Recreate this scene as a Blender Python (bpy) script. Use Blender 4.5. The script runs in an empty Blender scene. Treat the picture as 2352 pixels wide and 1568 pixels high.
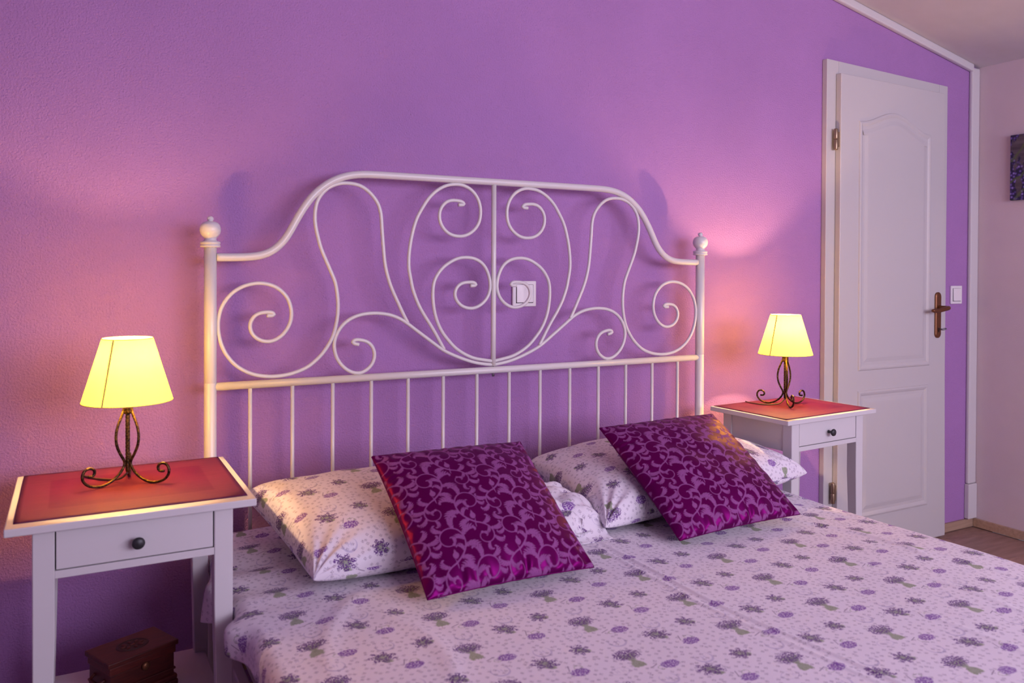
import bpy, bmesh, math, random
import numpy as np
from mathutils import Vector, Matrix

rng = np.random.RandomState(7)
random.seed(7)
scene = bpy.context.scene
COL = scene.collection

# ------------------------------------------------------------------ camera
CAM = Vector((-1.1242, -2.2984, 1.1785))
F_PX, YAW, PITCH, ROLL, CY = 1867.87, 0.49477, 0.010878, 0.004505, 640.22
fw = Vector((math.sin(YAW) * math.cos(PITCH), math.cos(YAW) * math.cos(PITCH), -math.sin(PITCH)))
rt = Vector((math.cos(YAW), -math.sin(YAW), 0))
up = rt.cross(fw)
r2 = rt * math.cos(ROLL) + up * math.sin(ROLL)
u2 = up * math.cos(ROLL) - rt * math.sin(ROLL)
cd = bpy.data.cameras.new('camera')
cam = bpy.data.objects.new('camera', cd)
COL.objects.link(cam)
m = Matrix((r2, u2, -fw)).transposed().to_4x4()
m.translation = CAM
cam.matrix_world = m
cd.sensor_width = 36.0
cd.lens = 36.0 * F_PX / 2352.0
cd.shift_y = -(784.0 - CY) / 2352.0
cd.clip_start = 0.02
cd.dof.use_dof = True
cd.dof.focus_distance = 2.7
cd.dof.aperture_fstop = 5.0
scene.camera = cam

# ------------------------------------------------------------------ light and exposure
scene.view_settings.view_transform = 'Standard'
scene.view_settings.look = 'None'
scene.view_settings.gamma = 1.0
scene.view_settings.use_curve_mapping = False
scene.view_settings.exposure = 0.0
scene.cycles.max_bounces = 5
scene.cycles.diffuse_bounces = 3
scene.cycles.adaptive_threshold = 0.18
scene.cycles.adaptive_min_samples = 16
scene.cycles.sample_clamp_indirect = 12.0

world = bpy.data.worlds.new('sky')
scene.world = world
world.use_nodes = True
bg = world.node_tree.nodes['Background']
bg.inputs[0].default_value = (0.62, 0.70, 1.0, 1)
bg.inputs[1].default_value = 1.0

WIN_X0, WIN_X1, WIN_Z0, WIN_Z1, Y_FRONT = -0.55, 2.35, 1.05, 2.1, -3.9
ld = bpy.data.lights.new('window_daylight', 'AREA')
ld.shape = 'RECTANGLE'
ld.size = WIN_X1 - WIN_X0 - 0.1
ld.size_y = WIN_Z1 - WIN_Z0 - 0.1
ld.energy = 92.0
ld.color = (0.87, 0.78, 1.0)
lo = bpy.data.objects.new('window_daylight', ld)
COL.objects.link(lo)
lo.location = ((WIN_X0 + WIN_X1) / 2, Y_FRONT + 0.0, (WIN_Z0 + WIN_Z1) / 2)
lo.rotation_euler = (math.radians(90), 0, 0)      # faces +y, into the room

BULB_STRENGTH = 6600.0
BULB_COLOR = (1.0, 0.62, 0.30)
SHADE_GLOW = (12.5, 6.9, 0.14)      # radiance of the lit lampshade cloth

# ------------------------------------------------------------------ helpers
def obj(name, mesh, mat=None, parent=None, loc=None):
    o = bpy.data.objects.new(name, mesh)
    COL.objects.link(o)
    if mat is not None and len(mesh.materials) == 0:
        mesh.materials.append(mat)
    if parent is not None:
        o.parent = parent
    if loc is not None:
        o.location = loc
    return o

def empty(name, loc=(0, 0, 0), rz=0.0):
    o = bpy.data.objects.new(name, None)
    COL.objects.link(o)
    o.location = loc
    o.rotation_euler = (0, 0, rz)
    o.empty_display_size = 0.05
    return o

def tag(o, label, cat, group=None):
    o['label'] = label
    o['category'] = cat
    if group:
        o['group'] = group
    return o

def struct(o, label=None):
    o['kind'] = 'structure'
    if label:
        o['label'] = label
    return o

def pydata(name, verts, faces, smooth=False):
    me = bpy.data.meshes.new(name)
    me.from_pydata([tuple(map(float, v)) for v in verts], [], faces)
    me.update()
    if smooth:
        me.shade_smooth()
    return me

def bm_mesh(name, bm, smooth=False):
    bmesh.ops.recalc_face_normals(bm, faces=bm.faces)
    me = bpy.data.meshes.new(name)
    bm.to_mesh(me)
    bm.free()
    if smooth:
        me.shade_smooth()
    return me

def box_bm(x0, x1, y0, y1, z0, z1, bevel=0.0, seg=2, bm=None):
    bm = bm or bmesh.new()
    vs = [bm.verts.new(p) for p in ((x0, y0, z0), (x1, y0, z0), (x1, y1, z0), (x0, y1, z0),
                                    (x0, y0, z1), (x1, y0, z1), (x1, y1, z1), (x0, y1, z1))]
    fs = [bm.faces.new([vs[i] for i in f]) for f in ((3, 2, 1, 0), (4, 5, 6, 7), (0, 1, 5, 4), (1, 2, 6, 5), (2, 3, 7, 6), (3, 0, 4, 7))]
    if bevel > 0:
        es = list({e for f in fs for e in f.edges})
        bmesh.ops.bevel(bm, geom=es, offset=bevel, segments=seg, affect='EDGES', profile=0.5)
    return bm

def box(name, x0, x1, y0, y1, z0, z1, mat, parent=None, bevel=0.0):
    return obj(name, bm_mesh(name, box_bm(x0, x1, y0, y1, z0, z1, bevel)), mat, parent)

def hexa(name, pts, mat, parent=None, bevel=0.0):
    """eight corners, bottom ring then top ring"""
    bm = bmesh.new()
    vs = [bm.verts.new(p) for p in pts]
    for f in ((3, 2, 1, 0), (4, 5, 6, 7), (0, 1, 5, 4), (1, 2, 6, 5), (2, 3, 7, 6), (3, 0, 4, 7)):
        bm.faces.new([vs[i] for i in f])
    if bevel > 0:
        bmesh.ops.bevel(bm, geom=list(bm.edges), offset=bevel, segments=2, affect='EDGES', profile=0.5)
    return obj(name, bm_mesh(name, bm), mat, parent)

def resample(pts, step):
    p = np.array(pts, float)
    d = np.r_[0, np.cumsum(np.linalg.norm(np.diff(p, axis=0), axis=1))]
    n = max(3, int(d[-1] / step) + 1)
    t = np.linspace(0, d[-1], n)
    return np.stack([np.interp(t, d, p[:, k]) for k in range(p.shape[1])], 1)

def catmull(pts, sub=6):
    p = np.array(pts, float)
    P = np.vstack([2 * p[0] - p[1], p, 2 * p[-1] - p[-2]])
    out = []
    for i in range(1, len(P) - 2):
        a, b, c, d = P[i - 1], P[i], P[i + 1], P[i + 2]
        for t in np.linspace(0, 1, sub, endpoint=False):
            out.append(0.5 * (2 * b + (c - a) * t + (2 * a - 5 * b + 4 * c - d) * t * t + (3 * b - a - 3 * c + d) * t ** 3))
    out.append(P[-2])
    return np.array(out)

def smooth_curve(pts, step, it=6, keep=0):
    p = resample(catmull(pts), step)
    for _ in range(it):
        q = p.copy()
        q[1:-1] = 0.25 * p[:-2] + 0.5 * p[1:-1] + 0.25 * p[2:]
        if keep:
            q[:keep] = p[:keep]
        p = q
    return p

def tube_mesh(name, pts, rad, sides=12, caps=True):
    p = np.array(pts, float)
    n = len(p)
    r = np.full(n, rad) if np.isscalar(rad) else np.array(rad)
    tan = np.gradient(p, axis=0)
    tan /= np.linalg.norm(tan, axis=1)[:, None] + 1e-12
    ref = np.array([0, 1.0, 0]) if abs(tan[0][1]) < 0.9 else np.array([1.0, 0, 0])
    verts, faces = [], []
    nrm = ref - tan[0] * (ref @ tan[0])
    for i in range(n):
        nrm = nrm - tan[i] * (nrm @ tan[i])
        nrm /= np.linalg.norm(nrm) + 1e-12
        bn = np.cross(tan[i], nrm)
        for k in range(sides):
            a = 2 * math.pi * k / sides
            verts.append(p[i] + r[i] * (math.cos(a) * nrm + math.sin(a) * bn))
    for i in range(n - 1):
        for k in range(sides):
            a, b = i * sides + k, i * sides + (k + 1) % sides
            faces.append((a, b, b + sides, a + sides))
    if caps:
        faces.append(tuple(range(sides - 1, -1, -1)))
        faces.append(tuple((n - 1) * sides + k for k in range(sides)))
    me = pydata(name, verts, faces, True)
    return me

def lathe_mesh(name, prof, sides=32, smooth=True, center=(0, 0)):
    verts, faces = [], []
    for r, z in prof:
        for k in range(sides):
            a = 2 * math.pi * k / sides
            verts.append((center[0] + r * math.cos(a), center[1] + r * math.sin(a), z))
    for i in range(len(prof) - 1):
        for k in range(sides):
            a, b = i * sides + k, i * sides + (k + 1) % sides
            faces.append((a, b, b + sides, a + sides))
    if prof[0][0] > 1e-6:
        faces.append(tuple(range(sides - 1, -1, -1)))
    if prof[-1][0] > 1e-6:
        faces.append(tuple((len(prof) - 1) * sides + k for k in range(sides)))
    return pydata(name, verts, faces, smooth)

def autosmooth(o, angle=35):
    me = o.data
    me.shade_smooth()
    bm = bmesh.new()
    bm.from_mesh(me)
    for e in bm.edges:
        if len(e.link_faces) == 2 and e.calc_face_angle(0) > math.radians(angle):
            e.smooth = False
    bm.to_mesh(me)
    bm.free()
    return o

# numpy value noise -------------------------------------------------
_lat = rng.rand(64, 64)
def vnoise(x, y, seed=0):
    x = np.asarray(x) + 17.3 * seed
    y = np.asarray(y) + 9.7 * seed
    xi, yi = np.floor(x).astype(int), np.floor(y).astype(int)
    fx, fy = x - xi, y - yi
    fx, fy = fx * fx * (3 - 2 * fx), fy * fy * (3 - 2 * fy)
    a, b = _lat[xi % 64, yi % 64], _lat[(xi + 1) % 64, yi % 64]
    c, d = _lat[xi % 64, (yi + 1) % 64], _lat[(xi + 1) % 64, (yi + 1) % 64]
    return ((a * (1 - fx) + b * fx) * (1 - fy) + (c * (1 - fx) + d * fx) * fy) * 2 - 1

def fbm(x, y, seed=0, octv=3):
    return sum(vnoise(x * 2 ** k, y * 2 ** k, seed + k * 3) / 2 ** k for k in range(octv))

def sstep(a, b, x):
    t = np.clip((x - a) / (b - a), 0, 1)
    return t * t * (3 - 2 * t)

# ------------------------------------------------------------------ material helpers
class X:
    """a socket with arithmetic, so that prints can be written as formulas"""
    def __init__(s, t, k):
        s.t, s.k = t, k
    def op(s, o, b=None, c=None, clamp=False):
        n = s.t.nodes.new('ShaderNodeMath')
        n.operation = o
        n.use_clamp = clamp
        for i, v in enumerate((s, b, c)):
            if v is None:
                continue
            if isinstance(v, X):
                s.t.links.new(v.k, n.inputs[i])
            else:
                n.inputs[i].default_value = float(v)
        return X(s.t, n.outputs[0])
    def __add__(s, b): return s.op('ADD', b)
    def __radd__(s, b): return s.op('ADD', b)
    def __sub__(s, b): return s.op('SUBTRACT', b)
    def __rsub__(s, b): return s.op('MULTIPLY_ADD', -1.0, b)
    def __mul__(s, b): return s.op('MULTIPLY', b)
    def __rmul__(s, b): return s.op('MULTIPLY', b)
    def __truediv__(s, b): return s.op('DIVIDE', b)
    def abs(s): return s.op('ABSOLUTE')
    def sqrt(s): return s.op('SQRT')
    def max(s, b): return s.op('MAXIMUM', b)
    def min(s, b): return s.op('MINIMUM', b)
    def wrap(s, L): return s.op('WRAP', L / 2, -L / 2)
    def step(s, soft=0.08): return s.op('MULTIPLY_ADD', 1.0 / soft, 0.5, clamp=True)

def node(t, typ, **kw):
    n = t.nodes.new(typ)
    for k, v in kw.items():
        setattr(n, k, v)
    return n

def new_mat(name, color=(0.8, 0.8, 0.8), rough=0.5, metal=0.0, spec=0.5):
    mt = bpy.data.materials.new(name)
    mt.use_nodes = True
    b = mt.node_tree.nodes['Principled BSDF']
    b.inputs['Base Color'].default_value = (*color, 1)
    b.inputs['Roughness'].default_value = rough
    b.inputs['Metallic'].default_value = metal
    b.inputs['Specular IOR Level'].default_value = spec
    return mt, mt.node_tree, b

def noise_node(t, scale, detail=3, rough=0.5, coord='Object', stretch=None):
    tc = node(t, 'ShaderNodeTexCoord')
    src = tc.outputs[coord]
    if stretch:
        mp = node(t, 'ShaderNodeMapping')
        mp.inputs['Scale'].default_value = stretch
        t.links.new(src, mp.inputs[0])
        src = mp.outputs[0]
    n = node(t, 'ShaderNodeTexNoise')
    n.inputs['Scale'].default_value = scale
    n.inputs['Detail'].default_value = detail
    n.inputs['Roughness'].default_value = rough
    t.links.new(src, n.inputs['Vector'])
    return n

def add_bump(t, b, height, strength, dist):
    bp = node(t, 'ShaderNodeBump')
    bp.inputs['Strength'].default_value = strength
    bp.inputs['Distance'].default_value = dist
    t.links.new(height, bp.inputs['Height'])
    t.links.new(bp.outputs[0], b.inputs['Normal'])
    return bp

def ramp(t, fac, stops):
    r = node(t, 'ShaderNodeValToRGB')
    while len(r.color_ramp.elements) < len(stops):
        r.color_ramp.elements.new(0.5)
    for e, (p, c) in zip(r.color_ramp.elements, stops):
        e.position = p
        e.color = (*c, 1)
    t.links.new(fac, r.inputs[0])
    return r

def mixc(t, fac, a, b):
    n = node(t, 'ShaderNodeMix', data_type='RGBA')
    for sock, v in ((n.inputs[0], fac), (n.inputs[6], a), (n.inputs[7], b)):
        if isinstance(v, X):
            t.links.new(v.k, sock)
        elif hasattr(v, 'is_linked') or hasattr(v, 'links'):
            t.links.new(v, sock)
        elif isinstance(v, (int, float)):
            sock.default_value = v
        else:
            sock.default_value = (*v, 1)
    return n.outputs[2]

def plaster(name, color, var=0.06, grain=170, bump=0.35, dist=0.0022, pit=1.0):
    mt, t, b = new_mat(name, color, 0.9, spec=0.15)
    big = noise_node(t, 1.7, 4, 0.6)
    r = ramp(t, big.outputs[0], [(0.3, tuple(c * (1 - var) for c in color)), (0.7, tuple(min(1, c * (1 + var)) for c in color))])
    # scattered dark pits of the roughcast
    pits = noise_node(t, grain * 1.1, 3, 0.6)
    pm = ramp(t, pits.outputs[0], [(0.27, (1 - 0.38 * pit,) * 3), (0.40, (1, 1, 1))])
    mul = node(t, 'ShaderNodeMix', data_type='RGBA', blend_type='MULTIPLY')
    mul.inputs[0].default_value = 1.0
    t.links.new(r.outputs[0], mul.inputs[6])
    t.links.new(pm.outputs[0], mul.inputs[7])
    t.links.new(mul.outputs[2], b.inputs['Base Color'])
    fine = noise_node(t, grain, 3, 0.6)
    add_bump(t, b, fine.outputs[0], bump, dist)
    return mt

M = {}
M['wall_purple'] = plaster('purple_roughcast', (0.42, 0.215, 0.50), grain=190, bump=0.85, dist=0.0045, pit=0.7)
M['wall_white'] = plaster('white_plaster', (0.64, 0.53, 0.58), grain=120, bump=0.25, pit=0.0)
M['ceiling'] = plaster('ceiling_plaster', (0.60, 0.56, 0.60), var=0.09, grain=60, bump=0.12, pit=0.0)
M['white_paint'] = new_mat('white_lacquer', (0.63, 0.60, 0.62), 0.38)[0]
M['door_paint'] = new_mat('door_lacquer', (0.555, 0.53, 0.54), 0.42)[0]
M['white_metal'] = new_mat('white_powder_coat', (0.70, 0.665, 0.665), 0.30)[0]
M['plastic'] = new_mat('white_plastic', (0.82, 0.78, 0.80), 0.28)[0]
M['dark_knob'] = new_mat('dark_grey_metal', (0.035, 0.035, 0.04), 0.42, 0.3)[0]
M['bolt'] = new_mat('steel_bolt', (0.25, 0.25, 0.30), 0.35, 0.9)[0]
M['bronze'] = new_mat('brown_bronze', (0.20, 0.085, 0.04), 0.38, 0.75)[0]
M['hinge'] = new_mat('old_brass_hinge', (0.33, 0.24, 0.16), 0.38, 0.85)[0]
M['mattress'] = new_mat('grey_ticking', (0.50, 0.46, 0.47), 0.9)[0]
M['black'] = new_mat('black_gap', (0.01, 0.008, 0.01), 0.8)[0]
M['glass'] = new_mat('window_glass', (0.9, 0.95, 1.0), 0.02)[0]
M['glass'].node_tree.nodes['Principled BSDF'].inputs['Transmission Weight'].default_value = 1.0

def wrought():
    mt, t, b = new_mat('antiqued_bronze_wire', (0.06, 0.035, 0.02), 0.42, 0.85)
    n = noise_node(t, 260, 2)
    r = ramp(t, n.outputs[0], [(0.42, (0.018, 0.011, 0.009)), (0.66, (0.13, 0.075, 0.03))])
    t.links.new(r.outputs[0], b.inputs['Base Color'])
    add_bump(t, b, n.outputs[0], 0.5, 0.0015)
    return mt
M['wire'] = wrought()
M['cord'] = new_mat('brown_cord', (0.05, 0.025, 0.015), 0.5)[0]

def wood(name, c0, c1, scale=6, stretch=(1, 14, 14), rough=0.5, bump=0.08):
    mt, t, b = new_mat(name, c0, rough)
    n = noise_node(t, scale, 6, 0.62, stretch=stretch)
    r = ramp(t, n.outputs[0], [(0.3, c0), (0.7, c1)])
    oi = node(t, 'ShaderNodeObjectInfo')
    hv = node(t, 'ShaderNodeHueSaturation')
    mr = node(t, 'ShaderNodeMapRange')
    mr.inputs[3].default_value = 0.85
    mr.inputs[4].default_value = 1.15
    t.links.new(oi.outputs['Random'], mr.inputs[0])
    t.links.new(mr.outputs[0], hv.inputs['Value'])
    t.links.new(r.outputs[0], hv.inputs['Color'])
    t.links.new(hv.outputs[0], b.inputs['Base Color'])
    add_bump(t, b, n.outputs[0], bump, 0.002)
    return mt
M['floor'] = wood('brown_laminate', (0.26, 0.15, 0.12), (0.42, 0.25, 0.20), 3, (1.2, 12, 12), 0.45)
M['baseboard'] = wood('oak_baseboard', (0.34, 0.22, 0.15), (0.46, 0.31, 0.22), 4, (1, 20, 20), 0.55)
M['rosewood'] = wood('dark_rosewood', (0.050, 0.004, 0.004), (0.115, 0.014, 0.008), 14, (2, 14, 14), 0.5)
M['rosewood_dark'] = new_mat('carved_recess_wood', (0.030, 0.006, 0.006), 0.55)[0]

def shade_mat(gain):
    mt = bpy.data.materials.new('lampshade_cloth')
    mt.use_nodes = True
    t = mt.node_tree
    t.nodes.remove(t.nodes['Principled BSDF'])
    out = t.nodes['Material Output']
    d = node(t, 'ShaderNodeBsdfDiffuse')
    d.inputs[0].default_value = (0.80, 0.62, 0.14, 1)
    tr = node(t, 'ShaderNodeBsdfTranslucent')
    n = noise_node(t, 500, 2, stretch=(1, 1, 0.15))
    r = ramp(t, n.outputs[0], [(0.3, (0.82, 0.66, 0.12)), (0.7, (0.90, 0.74, 0.16))])
    t.links.new(r.outputs[0], tr.inputs[0])
    mx = node(t, 'ShaderNodeMixShader')
    mx.inputs[0].default_value = 0.10
    t.links.new(d.outputs[0], mx.inputs[1])
    t.links.new(tr.outputs[0], mx.inputs[2])
    em = node(t, 'ShaderNodeEmission')
    em.inputs[0].default_value = tuple(c / SHADE_GLOW[0] for c in SHADE_GLOW) + (1,)
    em.inputs[1].default_value = SHADE_GLOW[0] * gain
    ad = node(t, 'ShaderNodeAddShader')
    t.links.new(mx.outputs[0], ad.inputs[0])
    t.links.new(em.outputs[0], ad.inputs[1])
    t.links.new(ad.outputs[0], out.inputs[0])
    return mt
M['shade'] = shade_mat(1.15)
M['shade_far'] = shade_mat(0.95)       # the lamp by the door has the stronger bulb
M['shade_trim'] = new_mat('lampshade_binding', (0.85, 0.62, 0.22), 0.8)[0]

def bulb_mat(gain):
    mt, t, b = new_mat('glowing_bulb', (1, 0.9, 0.7), 0.3)
    b.inputs['Emission Color'].default_value = (*BULB_COLOR, 1)
    b.inputs['Emission Strength'].default_value = BULB_STRENGTH * gain
    return mt
M['bulb'] = bulb_mat(1.0)
M['bulb_far'] = bulb_mat(1.75)

def mat_cloth():
    """woven red placemat: plain wide border, ribbed darker centre"""
    mt, t, b = new_mat('woven_red_placemat', (0.3, 0.03, 0.05), 0.75, spec=0.2)
    uv = node(t, 'ShaderNodeUVMap')
    sp = node(t, 'ShaderNodeSeparateXYZ')
    t.links.new(uv.outputs[0], sp.inputs[0])
    u, v = X(t, sp.outputs[0]), X(t, sp.outputs[1])
    inner = ((0.37 - (u - 0.5).abs()).step(0.006)) * ((0.31 - (v - 0.5).abs()).step(0.008))
    n = noise_node(t, 40, 3, stretch=(0.25, 6, 1))
    border = ramp(t, n.outputs[0], [(0.3, (0.080, 0.008, 0.052)), (0.7, (0.110, 0.013, 0.060))])
    cen = ramp(t, n.outputs[0], [(0.3, (0.060, 0.0010, 0.044)), (0.7, (0.085, 0.0025, 0.052))])
    c = mixc(t, inner, border.outputs[0], cen.outputs[0])
    t.links.new(c, b.inputs['Base Color'])
    w = node(t, 'ShaderNodeTexWave', bands_direction='Y')
    w.inputs['Scale'].default_value = 60
    t.links.new(uv.outputs[0], w.inputs[0])
    add_bump(t, b, w.outputs[1], 0.2, 0.001)
    return mt
M['placemat'] = mat_cloth()

def print_cloth():
    """white cotton printed with lavender bunches, single blooms, stamps and tiny letter marks; UV is in metres"""
    mt, t, b = new_mat('lavender_print_cotton', (0.8, 0.75, 0.82), 0.85, spec=0.2)
    uv = node(t, 'ShaderNodeUVMap')
    sc = node(t, 'ShaderNodeVectorMath', operation='SCALE')
    sc.inputs['Scale'].default_value = 100.0
    t.links.new(uv.outputs[0], sc.inputs[0])
    sp = node(t, 'ShaderNodeSeparateXYZ')
    t.links.new(sc.outputs[0], sp.inputs[0])
    U, V = X(t, sp.outputs[0]), X(t, sp.outputs[1])
    LX, LY = 24.0, 14.75
    def local(cx, cy, rot=0.0):
        a, c = (U - cx).wrap(LX), (V - cy).wrap(LY)
        if rot:
            s, k = math.sin(rot), math.cos(rot)
            return a * k + c * s, c * k - a * s
        return a, c
    def vor(scale, rand=1.0, metric='EUCLIDEAN'):
        n = node(t, 'ShaderNodeTexVoronoi', distance=metric)
        n.voronoi_dimensions = '2D'
        n.inputs['Scale'].default_value = scale
        n.inputs['Randomness'].default_value = rand
        t.links.new(sc.outputs[0], n.inputs['Vector'])
        return X(t, n.outputs['Distance'])
    def noi(scale, detail=2):
        n = node(t, 'ShaderNodeTexNoise')
        n.noise_dimensions = '2D'
        n.inputs['Scale'].default_value = scale
        n.inputs['Detail'].default_value = detail
        t.links.new(sc.outputs[0], n.inputs['Vector'])
        return X(t, n.outputs[0]) - 0.5
    dots = (0.50 - vor(3.1)).step(0.22)
    n1, n2, n3 = noi(2.2), noi(5.5, 3), noi(6.5)
    OX, OY = 21.3, -114.3
    purple, green, lilac, grey, line = [], [], [], [], []
    # A: tied bunch
    a, c = local(OX, OY)
    dome = 1.0 - (((a / 2.7) * (a / 2.7)) + (((c - 0.3) / 1.9) * ((c - 0.3) / 1.9))).sqrt() + n1 * 0.8
    purple.append(dome.step(0.1) * (c + 1.2 + n2).step(0.6) * dots)
    fan = (0.45 + (c + 1.9).max(0.0) * 0.62 - a.abs() + n2 * 1.5).step(0.2) * (c + 1.9).step() * (0.75 - c + n1 * 2).step(0.8)
    d = 0.0 - (c + 1.7)
    flare = (0.25 + d * 1.1 - d * d * 0.30 - a.abs() + n2 * 0.9).step(0.15) * d.step() * (2.5 - d + n1).step(0.2)
    green += [fan * 0.8, flare * (0.8 + n2 * 0.9)]
    # C: single blooms with curled stems and a short stroke
    for cx, cy, cuA, st, ang in ((4.8, -5.8, (-1.9, -0.3), (-2.9, 0.7), 0.35), (13.4, -1.2, (0.5, 1.5), (-1.2, 1.8), 1.2)):
        a, c = local(OX + cx, OY + cy)
        e = 1.0 - (((a / 1.75) * (a / 1.75)) + ((c / 1.2) * (c / 1.2))).sqrt() + n1 * 0.5
        lilac.append(e.step(0.12) * (0.30 + dots * 0.70))
        a2, c2 = a - cuA[0], c - cuA[1]
        rr = ((a2 * a2) + (c2 * c2 * 1.6)).sqrt()
        green.append((0.09 - (rr - 0.75 + n1 * 0.7).abs()).step(0.08) * 0.55)
        k, s = math.cos(ang), math.sin(ang)
        a3, c3 = a - st[0], c - st[1]
        line.append((0.09 - (c3 * k - a3 * s).abs()).step(0.07) * (0.95 - (a3 * k + c3 * s).abs()).step(0.1) * 0.75)
    # B: loose sprays
    for cx, cy, rot, sx in ((-6.4, 5.6, 0.3, 1.0), (9.5, 4.0, -0.5, 1.35)):
        a, c = local(OX + cx, OY + cy, rot)
        a = a / sx
        r = ((a * a) + (c * c)).sqrt()
        th = c.op('ARCTAN2', a)
        R = 1.05 + (th * 3.5 + 0.6).op('COSINE').abs() * 1.0
        purple.append((R - r + n1 * 0.8).step(0.2) * dots * (r - 0.35).step(0.4))
        green.append((1.05 - r + n2 * 1.6).step(0.3) * 0.75)
        gx, gy = a - 0.8, c + 1.2
        green.append((0.75 - ((gx * gx) + (gy * gy * 1.8)).sqrt() + n2).step(0.2) * 0.8)
    # E: round wreath stamps with an H
    for cx, cy in ((1.5, 5.2), (11.2, -7.0)):
        a, c = local(OX + cx, OY + cy)
        r = ((a * a) + (c * c)).sqrt()
        grey.append((0.05 + (0.55 - c * 0.5).max(0.0) * 0.13 - (r - 1.65).abs()).step(0.1) * (1.15 - c).step(0.2) * 0.5)
        bars = (0.07 - ((a).abs() - 0.32).abs()).step(0.07) * (0.5 - c.abs()).step(0.08)
        cross = (0.07 - c.abs()).step(0.07) * (0.36 - a.abs()).step(0.08)
        grey.append(bars.max(cross) * 0.5)
    # F: faint oval stamp with paired letters
    a, c = local(OX - 4.3, OY - 4.0)
    e = (((a / 1.75) * (a / 1.75)) + ((c / 1.15) * (c / 1.15))).sqrt()
    grey.append((0.05 - (e - 1.0).abs()).step(0.05) * (n2 + 0.12).step(0.2) * 0.42)
    a5 = a.abs() - 0.62
    bars = (0.06 - (a5.abs() - 0.25).abs()).step(0.07) * (0.48 - c.abs()).step(0.08)
    cross = (0.06 - c.abs()).step(0.06) * (0.28 - a5.abs()).step(0.08)
    grey.append(bars.max(cross) * 0.42)
    # tiny letter marks everywhere
    small = (0.30 - vor(0.66, 0.75, 'MANHATTAN')).step(0.10) * (n3 + 0.0).step(0.08)
    line.append(small * 0.62)
    def any_of(l):
        r = l[0]
        for q in l[1:]:
            r = r.max(q)
        return r
    weave = noise_node(t, 900, 2, coord='UV')
    c0 = ramp(t, weave.outputs[0], [(0.3, (0.76, 0.69, 0.77)), (0.7, (0.82, 0.755, 0.83))]).outputs[0]
    c1 = mixc(t, any_of(grey), c0, (0.36, 0.30, 0.50))
    c2 = mixc(t, any_of(line), c1, (0.16, 0.09, 0.19))
    gcol = mixc(t, (n2 + 0.5), (0.10, 0.14, 0.05), (0.30, 0.37, 0.19))
    c3 = mixc(t, any_of(green), c2, gcol)
    c4 = mixc(t, any_of(lilac) * 0.95, c3, (0.19, 0.045, 0.35))
    c5 = mixc(t, any_of(purple) * 0.95, c4, (0.115, 0.022, 0.21))
    t.links.new(c5, b.inputs['Base Color'])
    b.inputs['Sheen Weight'].default_value = 0.15
    add_bump(t, b, weave.outputs[0], 0.10, 0.0008)
    return mt
M['print'] = print_cloth()

def damask_mat():
    mt, t, b = new_mat('magenta_damask_satin', (0.18, 0.0, 0.12), 0.35)
    at = node(t, 'ShaderNodeAttribute', attribute_name='damask')
    n = noise_node(t, 900, 2)
    thread = X(t, at.outputs['Fac']) * (0.72 + X(t, n.outputs[0]) * 0.55)
    c = mixc(t, thread * 0.9, (0.120, 0.0006, 0.082), (0.29, 0.085, 0.275))
    t.links.new(c, b.inputs['Base Color'])
    b.inputs['Specular IOR Level'].default_value = 0.06
    rg = 0.40 + thread * 0.32
    t.links.new(rg.k, b.inputs['Roughness'])
    mtl = 0.55 - thread * 0.50
    t.links.new(mtl.k, b.inputs['Metallic'])
    add_bump(t, b, at.outputs['Fac'], 0.35, 0.0008)
    return mt
M['damask'] = damask_mat()

def canvas_mat():
    mt, t, b = new_mat('lavender_photo_print', (0.1, 0.08, 0.1), 0.7)
    g = noise_node(t, 4, 4, 0.6, stretch=(1, 1, 9))
    plank = ramp(t, g.outputs[0], [(0.3, (0.05, 0.03, 0.045)), (0.7, (0.13, 0.10, 0.12))])
    tc = node(t, 'ShaderNodeTexCoord')
    mp = node(t, 'ShaderNodeMapping')
    mp.inputs['Rotation'].default_value = (math.radians(35), 0, 0)
    mp.inputs['Scale'].default_value = (1, 2.2, 1)
    t.links.new(tc.outputs['Object'], mp.inputs[0])
    v = node(t, 'ShaderNodeTexVoronoi')
    v.inputs['Scale'].default_value = 75
    t.links.new(tc.outputs['Object'], v.inputs['Vector'])
    bloom = ramp(t, v.outputs['Distance'], [(0.1, (0.36, 0.28, 0.62)), (0.35, (0.10, 0.055, 0.28)), (0.6, (0.018, 0.012, 0.05))])
    area = node(t, 'ShaderNodeTexNoise')
    area.inputs['Scale'].default_value = 9
    area.inputs['Detail'].default_value = 4
    t.links.new(mp.outputs[0], area.inputs['Vector'])
    msk = (X(t, area.outputs[0]) - 0.44).step(0.05)
    c = mixc(t, msk, plank.outputs[0], bloom.outputs[0])
    st = node(t, 'ShaderNodeTexWave', bands_direction='DIAGONAL')
    st.inputs['Scale'].default_value = 6
    st.inputs['Distortion'].default_value = 5
    t.links.new(tc.outputs['Object'], st.inputs[0])
    c = mixc(t, (X(t, st.outputs[1]) - 0.93).step(0.05) * 0.6, c, (0.10, 0.13, 0.04))
    t.links.new(c, b.inputs['Base Color'])
    return mt
M['canvas'] = canvas_mat()

# ------------------------------------------------------------------ room shell
XR, XL, YF = 2.55, -2.6, Y_FRONT
SLOPE = 0.2007
def ceil_z(x):
    return 2.118 + SLOPE * (XR - x)

def quad_wall(name, pts, thick, mat, label):
    """flat polygon pushed outwards by a vector to a slab"""
    bm = bmesh.new()
    a = [bm.verts.new(p) for p in pts]
    c = [bm.verts.new(Vector(p) + Vector(thick)) for p in pts]
    bm.faces.new(a)
    bm.faces.new(c[::-1])
    n = len(pts)
    for i in range(n):
        bm.faces.new((a[i], a[(i + 1) % n], c[(i + 1) % n], c[i]))
    return struct(obj(name, bm_mesh(name, bm), mat), label)

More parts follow.
